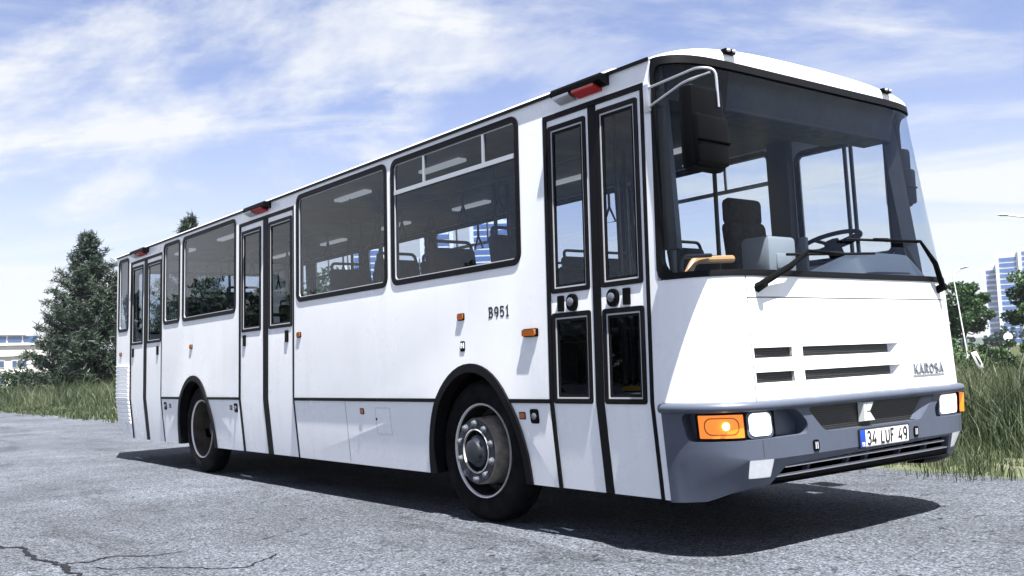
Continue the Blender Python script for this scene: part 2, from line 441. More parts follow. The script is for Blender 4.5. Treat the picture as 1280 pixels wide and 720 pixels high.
def smooth_path(pts, k=6):
    pts = [Vector(p) for p in pts]; out = []
    for i in range(len(pts) - 1):
        p0 = pts[max(i - 1, 0)]; p1 = pts[i]; p2 = pts[i + 1]; p3 = pts[min(i + 2, len(pts) - 1)]
        for j in range(k):
            t = j / k
            out.append(0.5 * ((2 * p1) + (-p0 + p2) * t + (2 * p0 - 5 * p1 + 4 * p2 - p3) * t * t + (-p0 + 3 * p1 - 3 * p2 + p3) * t ** 3))
    return out + [pts[-1]]
def round_path(pts, r=0.05, k=5):
    pts = [Vector(p) for p in pts]; out = [pts[0]]
    for i in range(1, len(pts) - 1):
        a = (pts[i - 1] - pts[i]); b = (pts[i + 1] - pts[i]); q = min(r, a.length * .45, b.length * .45)
        A = pts[i] + a.normalized() * q; B = pts[i] + b.normalized() * q
        for j in range(k + 1):
            t = j / k; out.append((1 - t) ** 2 * A + 2 * t * (1 - t) * pts[i] + t * t * B)
    return out + [pts[-1]]

def rr(u0, v0, u1, v1, r=0.0, n=6):
    if r <= 0: return [(u0, v0), (u1, v0), (u1, v1), (u0, v1)]
    o = []
    for cx, cy, a0 in ((u1 - r, v0 + r, -90), (u1 - r, v1 - r, 0), (u0 + r, v1 - r, 90), (u0 + r, v0 + r, 180)):
        for k in range(n + 1):
            a = math.radians(a0 + 90 * k / n); o.append((cx + r * math.cos(a), cy + r * math.sin(a)))
    return o
def inset_rr(q, d, r): return rr(q[0] + d, q[1] + d, q[2] - d, q[3] - d, max(r - d, 0.004))

def plate_mesh(name, outer, holes, thick, mapf, cu=(), cv=(), smooth=30, loops_extra=()):
    bm = bmesh.new()
    for ou, ho in [(outer, holes)] + list(loops_extra):
        loops = [ou] + list(ho)
        tris = tessellate_polygon([[Vector((u, v, 0)) for u, v in l] for l in loops])
        vs = [bm.verts.new((u, v, 0)) for l in loops for u, v in l]
        for t in tris:
            if len(set(t)) == 3:
                try: bm.faces.new([vs[i] for i in t])
                except ValueError: pass
    for axis, cuts in ((Vector((1, 0, 0)), cu), (Vector((0, 1, 0)), cv)):
        for c in cuts:
            bmesh.ops.bisect_plane(bm, geom=list(bm.verts) + list(bm.edges) + list(bm.faces), plane_co=axis * c, plane_no=axis, dist=1e-6)
    for v in [v for v in bm.verts if not v.link_faces]: bm.verts.remove(v)
    bm.verts.index_update()
    n = len(bm.verts)
    uv = [(v.co.x, v.co.y) for v in bm.verts]
    V = [tuple(mapf(u, v, 0.0)) for u, v in uv]; F = [[v.index for v in f.verts] for f in bm.faces]
    if thick:
        V += [tuple(mapf(u, v, thick)) for u, v in uv]
        F2 = [[n + i for i in f[::-1]] for f in F]
        for e in bm.edges:
            if len(e.link_faces) == 1:
                l = e.link_loops[0]; a = l.vert.index; b = l.link_loop_next.vert.index
                F2.append([b, a, n + a, n + b])
        F = F + F2
    bm.free()
    me = bpy.data.meshes.new(name); me.from_pydata(V, [], F)
    b2 = bmesh.new(); b2.from_mesh(me); bmesh.ops.recalc_face_normals(b2, faces=b2.faces); b2.to_mesh(me); b2.free()
    finish(me, smooth)
    return me
def plate(name, outer, holes, thick, mapf, m, parent=None, cu=(), cv=(), smooth=30, extra=()):
    return link(name, plate_mesh(name, outer, holes, thick, mapf, cu, cv, smooth, extra), m, parent)
def frange(a, b, n): return [a + (b - a) * i / n for i in range(1, n)]

def text_obj(name, body, size, m, parent, M_, offset=0.0, extrude=0.002, spacing=1.0, xs=1.0, align='CENTER'):
    cu = bpy.data.curves.new(name, 'FONT'); cu.body = body; cu.size = size; cu.offset = offset; cu.extrude = extrude
    cu.space_character = spacing; cu.align_x = align; cu.align_y = 'CENTER'
    tmp = bpy.data.objects.new('tmp_text', cu); COL.objects.link(tmp)
    dg = bpy.context.evaluated_depsgraph_get()
    me = bpy.data.meshes.new_from_object(tmp.evaluated_get(dg))
    bpy.data.objects.remove(tmp)
    me.name = name
    me.transform(M_ @ Matrix.Diagonal((xs, 1, 1, 1)))
    return link(name, me, m, parent)

# ---- lettering drawn as strokes ------------------------------------------
def _arc(cx, cy, rx, ry, a0, a1, n=12):
    return [(cx + rx * math.cos(math.radians(a0 + (a1 - a0) * k / n)), cy + ry * math.sin(math.radians(a0 + (a1 - a0) * k / n))) for k in range(n + 1)]
GLYPH = {
    '3': (.56, [[(.06, .86)] + _arc(.28, .75, .21, .25, 140, -80) + _arc(.27, .27, .25, .27, 75, -150)]),
    '4': (.58, [[(.36, 1), (.03, .25), (.58, .25)], [(.44, .48), (.44, 0)]]),
    '9': (.56, [_arc(.28, .70, .24, .30, 0, 360, 22), [(.52, .70)] + _arc(.22, .50, .30, .50, 0, -80, 8)]),
    '5': (.56, [[(.50, 1), (.10, 1), (.07, .50)] + _arc(.27, .31, .25, .31, 140, -150, 16)]),
    '1': (.44, [[(.08, .82), (.26, 1), (.26, 0)]]),
    'L': (.52, [[(.06, 1), (.06, 0), (.50, 0)]]),
    'U': (.58, [[(.05, 1), (.05, .26)] + _arc(.29, .25, .24, .25, 180, 360, 10) + [(.53, .26), (.53, 1)]]),
    'F': (.52, [[(.06, 0), (.06, 1), (.50, 1)], [(.06, .53), (.43, .53)]]),
    'B': (.58, [[(.07, 0), (.07, 1), (.28, 1)] + _arc(.28, .765, .21, .235, 90, -90, 8) + [(.08, .53)], [(.28, .53)] + _arc(.28, .265, .25, .265, 90, -90, 8) + [(.07, 0)]]),
    'K': (.58, [[(.06, 0), (.06, 1)], [(.53, 1), (.08, .42)], [(.22, .60), (.56, 0)]]),
    'A': (.60, [[(.02, 0), (.30, 1), (.58, 0)], [(.13, .32), (.47, .32)]]),
    'R': (.58, [[(.06, 0), (.06, 1), (.29, 1)] + _arc(.29, .755, .22, .245, 90, -90, 8) + [(.07, .51)], [(.27, .50), (.55, 0)]]),
    'O': (.62, [_arc(.31, .5, .27, .5, 0, 360, 24)]),
    'S': (.56, [_arc(.28, .755, .22, .245, 25, 265, 12) + _arc(.28, .255, .23, .255, 85, -155, 12)]),
    'T': (.56, [[(.0, 1), (.56, 1)], [(.28, 1), (.28, 0)]]), ' ': (.30, [])}
SERIF = {'B': [[(-.06, 1), (.1, 1)], [(-.06, 0), (.1, 0)]], '1': [[(.08, 0), (.44, 0)]], '5': [[(.50, .88), (.50, 1.02)]],
         'K': [[(-.03, 0), (.15, 0)], [(-.03, 1), (.15, 1)], [(.46, 0), (.64, 0)], [(.42, 1), (.62, 1)]], 'A': [[(-.05, 0), (.12, 0)], [(.48, 0), (.66, 0)]],
         'R': [[(-.03, 0), (.15, 0)], [(.46, 0), (.64, 0)]]}
def stroke_text(name, body, h, pen, pos, m, parent, mp, width=1.0, space=.16, serif=False, depth=.003):
    """letters as flat raised ribbons; mp(u, v, d) places them, pos = centre (u, v)"""
    tot = sum(GLYPH[ch][0] for ch in body) + space * (len(body) - 1)
    x = -tot / 2; mb = MB(); k = 0
    for ch in body:
        w, st = GLYPH[ch]
        for pl in st + (SERIF.get(ch, []) if serif else []):
            P = [Vector(((x + u) * h * width, (v - .5) * h)) for u, v in pl]; L = []; R = []
            closed = (P[0] - P[-1]).length < 1e-5
            for i, p in enumerate(P):
                pa = P[i - 1] if i else (P[-2] if closed else None); pb = P[i + 1] if i < len(P) - 1 else (P[1] if closed else None)
                t0 = (p - pa).normalized() if pa is not None else (pb - p).normalized(); t1 = (pb - p).normalized() if pb is not None else t0
                t = (t0 + t1); t = t.normalized() if t.length > 1e-6 else t0
                nn = Vector((-t.y, t.x)); s = 1 / max(.45, nn.dot(Vector((-t0.y, t0.x))))
                L.append(p + nn * pen / 2 * s); R.append(p - nn * pen / 2 * s)
            q = [(l, r) for l, r in zip(L, R)]
            dd = depth + .00025 * (k % 6); k += 1
            V = []
            for l, r in q:
                for o, z in ((l, -dd), (r, -dd), (r, 0), (l, 0)): V.append(mp(pos[0] + o.x, pos[1] + o.y, z))
            n = len(q)
            F = [(4 * i, 4 * i + 1, 4 * i + 5, 4 * i + 4) for i in range(n - 1)] + [(4 * i + 1, 4 * i + 2, 4 * i + 6, 4 * i + 5) for i in range(n - 1)] + [(4 * i + 3, 4 * i, 4 * i + 4, 4 * i + 7) for i in range(n - 1)]
            mb.add(V, F)
        x += w + space
    return mb.build(name, m, parent, smooth=0, recalc=False)

# ================================================================== THE BUS
# forward = +X, door side = -Y, ground z = 0
YC, HW, DEP = 0.09, 1.34, 0.46
XR = -11.04                      # rear face
ROOFZ = 2.848
def hw(z): return HW - max(0, z - .86) * .023 - max(0, .86 - z) * .09
def rake(z):
    if z < .86: return 0.0
    if z < 1.56: return .04 * (z - .86) / .7
    return .04 + .2 * (z - 1.56) / 1.2
def gg(t):
    t = min(0.999999, abs(t)); return 1 - math.sqrt(1 - t ** 9)
# arc length table of the plan curve
_T = [math.sin(PI / 2 * i / 600) for i in range(601)]
_pts = [(-DEP * gg(t), t * HW) for t in _T]; _pts[-1] = (-DEP, HW)
_L = [0.0]
for i in range(600): _L.append(_L[-1] + math.hypot(_pts[i + 1][0] - _pts[i][0], _pts[i + 1][1] - _pts[i][1]))
SMAX = _L[-1]
def t_of_s(s): return math.copysign(float(np.interp(abs(s), _L, _T)), s)
def s_of_y(y, z=.86):
    t = (y - YC) / HW; return math.copysign(float(np.interp(min(abs(t), 1), _T, _L)), t)
def plan(t, z):
    return (-DEP + (DEP - rake(z)) * (1 - gg(t)) if abs(t) < .99999 else -DEP, YC + t * hw(z))
def fmap(s, z, d=0.0):           # front surface, d = depth into the bus
    t = t_of_s(max(-SMAX, min(SMAX, s)))
    x, y = plan(t, z)
    e = 0.004
    x0, y0 = plan(max(-1, t - e), z); x1, y1 = plan(min(1, t + e), z)
    tx, ty = x1 - x0, y1 - y0; l = math.hypot(tx, ty) or 1
    nx, ny = ty / l, -tx / l      # outward normal in plan
    return (x - nx * d, y - ny * d, z)
def rmap(x, z, d=0.0): return (x, YC - hw(z) + d, z)      # door side
def lmap(x, z, d=0.0): return (x, YC + hw(z) - d, z)      # far side
def bumped(mp, off): return lambda u, v, d: mp(u, v, d - off)

bus = thing('city_bus', 'white city bus with three double doors and grey front bumper parked on asphalt', 'bus')
SZ = [.86]
CS = [SMAX * math.copysign(abs(k / 60) ** 0.8, k) for k in range(-59, 60)]      # cuts along the front
CS += [math.copysign(SMAX - q, sg) for sg in (-1, 1) for q in (.01, .025, .045, .07, .1, .135, .17, .21, .25, .3, .36)]

# ---- door side -----------------------------------------------------
WB_, WT_ = 1.775, 2.803
RW = {'W1': (-3.39, WB_, -1.70, WT_), 'W2': (-5.155, WB_, -3.455, WT_), 'W3': (-8.32, WB_, -6.645, WT_),
      'W4': (-9.02, WB_, -8.405, WT_), 'W5': (-10.965, WB_, -10.48, WT_)}
RD = {'D1': (-1.438, -.975, -.522), 'D2': (-6.56, -5.89, -5.215), 'D3': (-10.40, -9.765, -9.07)}
DT, DB = 2.715, .312
def arch(cx, w, h, z0=.312, n=28, grow=0.0):
    return [(cx - (w + grow) * math.cos(PI * k / n), z0 + (h + grow) * math.sin(PI * k / n)) for k in range(n + 1)]
AW, AH = .60, .80
A1, A2 = -2.315, -7.925
def side_outline(xf, with_doors):
    o = [(xf, ROOFZ)]
    o += [(XR, ROOFZ), (XR, .50), (XR + .06, .45), (-10.75, .36)]
    if with_doors: o += [(-10.55, .325)] + [(RD['D3'][0], DB), (RD['D3'][0], DT), (RD['D3'][2], DT), (RD['D3'][2], DB)]
    else: o += [(-10.4, DB)]
    o += arch(A2, AW, AH)
    if with_doors: o += [(RD['D2'][0], DB), (RD['D2'][0], DT), (RD['D2'][2], DT), (RD['D2'][2], DB)]
    o += arch(A1, AW, AH)
    if with_doors: o += [(RD['D1'][0], DB), (RD['D1'][0], DT), (RD['D1'][2], DT), (RD['D1'][2], DB)]
    o += [(xf, DB)]
    return o[::-1]
XF = -DEP
wr = 0.085
plate('side_panel', side_outline(XF, True), [rr(*q, wr)[::-1] for q in RW.values()], 0.03, rmap, M['white'], bus, cv=SZ, smooth=20)

# windows of the door side
def make_window(q, mp, glassm, slider=False, name='side_window', vert=()):
    fr = plate(name, rr(*q, wr), [inset_rr(q, .042, wr)[::-1]], .03, bumped(mp, .008), M['rubber'], bus, smooth=30)
    q2 = (q[0] + .042, q[1] + .042, q[2] - .042, q[3] - .042)
    plate('inner_trim', inset_rr(q, .0425, wr), [inset_rr(q, .051, wr)[::-1]], .012, bumped(mp, -.004), M['trim'], fr)
    plate('pane', inset_rr(q, .044, wr), [], 0, bumped(mp, -.010), glassm, fr, smooth=0)
    if slider:
        bz = q[1] + .752
        plate('slider_rail', rr(q2[0] + .012, bz - .017, q2[2] - .012, bz + .017), [], .014, bumped(mp, .006), M['alu'], fr)
        for vx in vert:
            plate('slider_post', rr(vx - .013, bz + .018, vx + .013, q2[3] - .013), [], .012, bumped(mp, .005), M['alu'], fr)
    return fr
for k, q in RW.items():
    make_window(q, rmap, M['glass'], k == 'W1', vert=(-2.893, -2.11))

# doors
def door_leaf(x0, x1, wins, mp=rmap):
    z0, z1 = DB, DT - .03
    holes = [rr(*w, .02)[::-1] for w in wins]
    lf = plate('door_leaf', rr(x0, z0, x1, z1), holes, .03, bumped(mp, -.010), M['white'], bus, cv=SZ, smooth=20)
    for w in wins:
        f = plate('door_window', rr(*w, .02), [inset_rr(w, .030, .03)[::-1]], .028, bumped(mp, -.002), M['rubber'], lf)
        plate('inner_trim', inset_rr(w, .0305, .03), [inset_rr(w, .040, .035)[::-1]], .012, bumped(mp, -.008), M['trim'], lf)
        plate('inner_seal', inset_rr(w, .0405, .035), [inset_rr(w, .056, .04)[::-1]], .012, bumped(mp, -.011), M['rubber'], lf)
        plate('pane', inset_rr(w, .05, .03), [], 0, bumped(mp, -.018), M['glass'], lf, smooth=0)
    return lf
for k, (xa, xm, xb) in RD.items():
    g = .026
    gw = .032 if k == 'D1' else .055
    # black seal behind the leaves closes the joints
    sl = plate('door_seal', [(xa - .003, DB), (xa - .003, DT + .004), (xb + .003, DT + .004), (xb + .003, DB), (xb - g, DB), (xb - g, DT - .028), (xa + g, DT - .028), (xa + g, DB)][::-1], [], .04, bumped(rmap, .003), M['rubber'], bus, cv=SZ)
    gap = plate('door_rubber', rr(xm - gw - .003, DB, xm + gw + .003, DT - .022), [], .03, bumped(rmap, -.004), M['rubber'], bus, cv=SZ)
    if k == 'D1':
        L = door_leaf(xa + g, xm - gw, [(-1.405, 1.55, -1.035, 2.643), (-1.405, .85, -1.035, 1.424)])
        R = door_leaf(xm + gw, xb - g, [(-.937, 1.55, -.580, 2.65), (-.930, .85, -.580, 1.42)])
        for lf, xs in ((L, (-1.31, -1.20)), (R, (-.83, -.715))):
            ov = xs[1] if lf is L else xs[0]; bx = xs[0] if lf is L else xs[1]
            plate('door_handle', rr(bx - .026, 1.432, bx + .026, 1.532, .008), [], .02, bumped(rmap, .006), M['black'], lf)
            c = plate('door_button', rr(ov - .048, 1.428, ov + .048, 1.536, .045, 8), [], .02, bumped(rmap, .008), M['black'], lf)
            b = MB().lathe([(.004, .0), (.026, .004), (.028, .012), (.018, .016), (.0, .016)], (ov, rmap(0, 1.485)[1] - .008, 1.485), 'y', 20, -1)
            b.build('button_cap', M['letter'], lf)
    else:
        wl_, wr_ = ((-6.505, 1.557, -6.01, 2.63), (-5.812, 1.557, -5.275, 2.635)) if k == 'D2' else ((-10.36, 1.573, -9.875, 2.645), (-9.69, 1.573, -9.135, 2.635))
        L = door_leaf(xa + g, xm - gw, [wl_]); R = door_leaf(xm + gw, xb - g, [wr_])
        for lf, hx in ((L, wl_[0] + .08), (R, wr_[2] - .11)):
            plate('door_handle', rr(hx - .028, 1.41, hx + .028, 1.525, .008), [], .02, bumped(rmap, .006), M['black'], lf)

# belt strips between the doors
for x0, x1 in ((RD['D1'][0] - .004, A1 + .44), (A1 - .455, RD['D2'][2] + .004), (RD['D2'][0] - .004, A2 + .44), (A2 - .455, RD['D3'][2] + .004)):
    plate('belt_strip', rr(x1, .851, x0, .878) if x1 < x0 else rr(x0, .851, x1, .878), [], .02, bumped(rmap, .009), M['rubber'], bus, cv=SZ)

# wheel arch rubbers and dark wells
for cx in (A1, A2):
    for mp, sg in ((rmap, -1), (lmap, 1)):
        ou = arch(cx, AW, AH, grow=.016); inn = arch(cx, AW, AH, grow=-.045)
        f = plate('arch_trim', ou + inn[::-1], [], .10, bumped(mp, .016), M['rubber'], bus, cv=SZ, smooth=40)
        ring = arch(cx, AW, AH, grow=-.02, n=20)
        mb = MB(); r0 = [mp(u, v, .03) for u, v in ring]; r1 = [mp(u, .32 + (v - .312) * .99, .55) for u, v in ring]
        b = len(ring); mb.add(r0 + r1, [(i, i + 1, b + i + 1, b + i) for i in range(b - 1)] + [tuple(range(b, 2 * b))])
        mb.build('wheel_well', M['matte'], bus)

# markers along the door side
def marker(x, z, w, h, m, pr=.014, name='side_marker', mp=rmap):
    o = plate(name, rr(x - w / 2, z - h / 2, x + w / 2, z + h / 2, min(w, h) * .2), [], pr + .005, bumped(mp, pr), m, bus, cv=SZ)
    return o
def amber(x, z, w, h, pr=.016):
    b = marker(x, z, w + .012, h + .012, M['black'], pr * .5, 'side_marker')
    l = plate('amber_lens', rr(x - w / 2, z - h / 2, x + w / 2, z + h / 2, h * .25), [], pr, bumped(rmap, pr), M['amber'], b)
amber(-1.61, 1.312, .13, .043, .035)
for x in (-2.418, -5.10, -8.0, -10.82): amber(x, 1.466, .070, .040)
for x in (-1.74, -3.92, -6.80, -8.76): amber(x, .767, .055, .038, .008)
for x in (-1.61, -6.66, -8.93):
    h = marker(x, .765, .085, .095, M['black'], .006, 'flap_latch')
    MB().lathe([(.0, .0), (.022, .0), (.022, .006), (.012, .009), (.0, .009)], (x, rmap(0, .765)[1] - .006, .765), 'y', 18, -1).build('latch_knob', M['letter'], h)
bp = marker(-2.405, 1.253, .055, .075, M['black'], .005, 'side_emblem')
for dx in (-.014, .014): plate('emblem_bar', rr(-2.405 + dx - .007, 1.24, -2.405 + dx + .007, 1.278), [], .004, bumped(rmap, .008), M['sign'], bp)
plate('emblem_bar', rr(-2.411, 1.255, -2.399, 1.263), [], .004, bumped(rmap, .008), M['sign'], bp)
plate('fuel_flap', rr(-3.70, .58, -3.46, .80, .01), [rr(-3.695, .585, -3.465, .795, .008)[::-1]], .004, bumped(rmap, .0015), M['trim'], bus)
marker(-3.69, .705, .018, .018, M['black'], .004, 'flap_lock')
# panel joints
for x in (-4.21, ):
    plate('panel_joint', rr(x - .002, .33, x + .002, .845), [], .003, bumped(rmap, .001), M['gap'], bus)
# louvre at the rear corner
lv = MB()
for k in range(15):
    z = .50 + k * .054
    xa = -10.99 + max(0, (.62 - z)) * .35
    a = [rmap(xa, z, -.002), rmap(-10.43, z, -.002), rmap(-10.43, z + .040, -.024), rmap(xa, z + .040, -.024), rmap(xa, z + .047, .0), rmap(-10.43, z + .047, .0)]
    lv.add(a, [(0, 1, 2, 3), (3, 2, 5, 4), (0, 3, 4), (1, 5, 2)])
lv.build('engine_louvre', M['white'], bus, smooth=0)
# lamp boxes over the doors
for k, (xa, xb) in {'D1': (-1.26, -.80), 'D2': (-6.26, -5.74), 'D3': (-10.2, -9.62)}.items():
    y0 = rmap(0, 2.8)[1]
    w = xb - xa
    hb = MB()
    pr = [(.02, 2.842), (-.075, 2.842), (-.085, 2.825), (-.085, 2.800), (-.02, 2.776), (.02, 2.776)]
    hb.ring_loft([[(xa + .0, y0 + p, z) for p, z in pr], [(xb, y0 + p, z) for p, z in pr]])
    h = hb.build('door_lamp', M['black'], bus, smooth=0)
    pl = [(-.0, 2.7755), (-.015, 2.772), (-.078, 2.796), (-.076, 2.780), (-.014, 2.752), (.0, 2.755)]
    MB().ring_loft([[(xa + w * .42, y0 + p, z) for p, z in pl], [(xa + w * .86, y0 + p, z) for p, z in pl]]).build('red_lens', M['red'], h, smooth=0)
    MB().ring_loft([[(xa + w * .03, y0 + p, z) for p, z in pl], [(xa + w * .36, y0 + p, z) for p, z in pl]]).build('step_lamp', M['alu'], h, smooth=0)

# route of the model lettering on the side
stroke_text('side_lettering', 'B951', .066, .0125, (-1.965, 1.474), M['ink'], bus, bumped(rmap, .0005), width=1.2, space=.24, serif=True, depth=.001)

# ---- far side --------------------------------------------------------
LWN = [(-1.36, 1.79, -.52, 2.73), (-3.26, WB_, -1.58, WT_), (-4.98, WB_, -3.40, WT_), (-6.70, WB_, -5.12, WT_), (-8.40, WB_, -6.84, WT_), (-10.02, WB_, -8.54, WT_), (-10.95, WB_, -10.2, WT_)]
plate('side_panel', side_outline(XF, False), [rr(*q, wr)[::-1] for q in LWN], 0.03, lmap, M['white'], bus, cv=SZ, smooth=20)
for i, q in enumerate(LWN):
    fr = make_window(q, lmap, M['farglass'], i in (1, 3, 5), vert=((q[0] * .7 + q[2] * .3), (q[0] * .3 + q[2] * .7)))
    if i == 0:
        for vx in (-.90, -.845):
            plate('slider_post', rr(vx - .012, q[1] + .05, vx + .012, q[3] - .05), [], .02, bumped(lmap, .004), M['pole'], fr)

# ---- roof ---------------------------------------------------------
def roofz(t): return ROOFZ + .172 * (1 - abs(t) ** 2.6) ** .75
NT = 40
def tlist(): return [math.sin(PI / 2 * k / NT) for k in range(-NT, NT + 1)]
mb = MB(); TL = tlist(); xs = [-1.0, -2.5, -4, -5.5, -7, -8.5, -10, -10.85, -10.98, XR]
V = []; H0 = hw(ROOFZ)
for x in xs:
    drop = 0 if x > -10.9 else (.03 if x > -11 else .09)
    V += [(x, YC + t * H0, max(ROOFZ, roofz(t) - drop)) for t in TL]
n = len(TL)
mb.add(V, [(i * n + j, i * n + j + 1, (i + 1) * n + j + 1, (i + 1) * n + j) for i in range(len(xs) - 1) for j in range(n - 1)])
mb.build('roof', M['white'], bus, smooth=40)
# front cap over the windscreen
CAPZ = 2.842
mb = MB(); V = []; NA = 14
SL = sorted(set([-SMAX, SMAX] + CS))
for s in SL:
    t = t_of_s(s); x0, y0, _ = fmap(s, CAPZ)
    zt = roofz(t)
    row = []
    for k in range(NA + 1):
        a = PI / 2 * k / NA
        x = x0 + (-1.0 - x0) * (1 - math.cos(a)) ** 1.35; z = CAPZ + (max(zt, CAPZ + .006) - CAPZ) * math.sin(a) ** .62
        row.append((x, y0 + (YC + t * H0 - y0) * (k / NA), z))
    V += row
n = NA + 1
mb.add(V, [(i * n + j, i * n + j + 1, (i + 1) * n + j + 1, (i + 1) * n + j) for i in range(len(SL) - 1) for j in range(NA)])
mb.build('roof_cap', M['white'], bus, smooth=50)
# gutters
for mp, sg in ((rmap, -1), (lmap, 1)):
    y = mp(0, ROOFZ)[1]
    MB().ring_loft([[(x, y + sg * .002, ROOFZ - .013), (x, y + sg * .016, ROOFZ - .013), (x, y + sg * .016, ROOFZ + .006), (x, y + sg * .002, ROOFZ + .006)] for x in (XF - .005, XR)]).build('roof_gutter', M['rubber'], bus, smooth=0)
    MB().ring_loft([[(x, y + sg * .012, ROOFZ + .0065), (x, y + sg * .006, ROOFZ + .020), (x, y - sg * .03, ROOFZ + .026), (x, y - sg * .03, ROOFZ + .0065)] for x in (XF - .30, XR)]).build('roof_edge', M['white'], bus, smooth=40)
# marker lamps on the cap
for y in (-.745, .93):
    b = MB().box((-.258, y, 2.902), (.05, .10, .034), bev=.012).build('marker_lamp', M['black'], bus)
    for dy in (-.025, .025): MB().ell((-.232, y + dy, 2.904), (.008, .017, .011)).build('lamp_lens', M['trim'], b)

# ---- rear -----------------------------------------------------------
def bmapf(y, z, d): return (XR + .002 + d, y, z)
hwz = lambda z: hw(z) - .004
plate('rear_panel', [(YC - hwz(.5), .5), (YC + hwz(.5), .5), (YC + hwz(.86), .86), (YC + hwz(2.84), 2.84), (YC + .9, 2.91), (YC, 2.93), (YC - .9, 2.91), (YC - hwz(2.84), 2.84), (YC - hwz(.86), .86)],
      [rr(YC - 1.05, 1.75, YC + 1.05, 2.68, .1)[::-1]], .03, bmapf, M['white'], bus)
q = (YC - 1.05, 1.75, YC + 1.05, 2.68)
f = plate('rear_window', rr(*q, .1), [inset_rr(q, .045, .1)[::-1]], .03, lambda y, z, d: bmapf(y, z, d - .008), M['rubber'], bus)
plate('pane', inset_rr(q, .04, .1), [], 0, lambda y, z, d: bmapf(y, z, d + .01), M['glass'], f, smooth=0)
for sg in (-1, 1):
    MB().box((XR - .015, YC + sg * 1.08, .95), (.04, .20, .36), bev=.015).build('tail_lamp', M['red'], bus)
MB().box((XR - .03, YC, .55), (.14, 2.5, .22), bev=.03).build('rear_bumper', M['plastic'], bus)

# ---- front panels ----------------------------------------------------
FZ0, FZ1 = .858, 1.548
V_ROWS = ((1.091, 1.144), (.955, 1.009))
V_COLS = ((-.952, -.64), (-.545, .46))
vh = []
for z0, z1 in V_ROWS:
    for y0, y1 in V_COLS: vh.append((s_of_y(y0), z0 - .002, s_of_y(y1), z1 + .002))
fp = plate('front_panel', rr(-SMAX, FZ0, SMAX, FZ1), [rr(*h)[::-1] for h in vh], .03, fmap, M['white'], bus, cu=CS, cv=[1.0, 1.2, 1.4], smooth=25)
for h, long in zip(vh, (0, 1, 0, 1)):
    s1 = h[2] - (.115 if long else .0)
    # white recess : floor slope to the right, mesh at the back
    mb = MB(); D = .055
    a = [fmap(h[0], h[1], .001), fmap(h[2], h[1], .001), fmap(h[2], h[3], .001), fmap(h[0], h[3], .001)]
    b = [fmap(h[0], h[1], D), fmap(s1, h[1], D), fmap(s1, h[3], D), fmap(h[0], h[3], D)]
    mb.add(a + b, [(0, 1, 5, 4), (1, 2, 6, 5), (2, 3, 7, 6), (3, 0, 4, 7)])
    v = mb.build('air_vent', M['white'], bus, smooth=0)
    m2 = MB().add([fmap(h[0], h[1], D * .25), fmap(s1 + .04, h[1], D * .25), fmap(s1 + .04, h[3], D * .25), fmap(h[0], h[3], D * .25)], [(0, 1, 2, 3)]) if False else MB().add([fmap(h[0] + .001, h[1] + .001, .012), fmap(s1 + (.02 if long else -.001), h[1] + .001, .020), fmap(s1 + (.02 if long else -.001), h[3] - .001, .020), fmap(h[0] + .001, h[3] - .001, .012)], [(0, 1, 2, 3)])
    m2.build('vent_mesh', M['mesh'], v, smooth=0)
sl, sr_ = s_of_y(-.965), s_of_y(1.145)
jt = [rr(sl - .0025, FZ0, sl + .0025, FZ1), rr(sr_ - .0025, FZ0, sr_ + .0025, FZ1)]
for o in jt: plate('panel_joint', o, [], .004, bumped(fmap, .0012), M['gap'], bus, cv=[1.0, 1.2, 1.4])
plate('panel_joint', rr(sl + .003, 1.424, sr_ - .003, 1.430), [], .004, bumped(fmap, .0012), M['gap'], bus, cu=CS)
# KAROSA badge
bb = plate('maker_badge', rr(s_of_y(.585), .930, s_of_y(.985), .938), [], .006, bumped(fmap, .006), M['alu'], bus, cu=CS)
stroke_text('badge_lettering', 'KAROSA', .056, .0125, (s_of_y(.785), .974), M['letter'], bb, bumped(fmap, .001), width=1.35, space=.24, serif=True, depth=.006)

# ---- windscreen ----------------------------------------------------------
WZ0, WZ1 = 1.548, 2.842
SW = SMAX - .004
q = (-SW, WZ0, SW, WZ1)
wq = rr(*q, .06)
wh = rr(-SW + .045, WZ0 + .036, SW - .045, WZ1 - .048, .09)
CV = frange(WZ0, WZ1, 10)
wf = plate('windscreen_frame', wq, [wh[::-1]], .035, bumped(fmap, .006), M['rubber'], bus, cu=CS, cv=CV, smooth=30)
plate('windscreen', rr(-SW + .03, WZ0 + .02, SW - .03, WZ1 - .03, .09), [], 0, bumped(fmap, -.008), M['wglass'], wf, cu=CS, cv=CV, smooth=60)
# side corner posts closing the front edge of the sides
for sg in (-1, 1):
    MB().ring_loft([[fmap(sg * SMAX, z, .004), fmap(sg * SMAX, z, .05), (fmap(sg * SMAX, z, .05)[0] - .04,) + fmap(sg * SMAX, z, .05)[1:], (fmap(sg * SMAX, z, .05)[0] - .04,) + fmap(sg * SMAX, z, .034)[1:]] for z in (.33, .86, 1.55, 2.83)]).build('corner_post', M['rubber'], bus, smooth=0)

# ---- bumper -----------------------------------------------------------------
BO = .018
def bfm(s, z, d=0.0): return fmap(s, z, d + max(0, .54 - z) * .42 * max(0, min(1, (SMAX - abs(s) - .06) / .40)))
bm_ = bumped(bfm, BO)
def S_(y): return s_of_y(y)
BT, LED = .806, .846
bz0 = .315
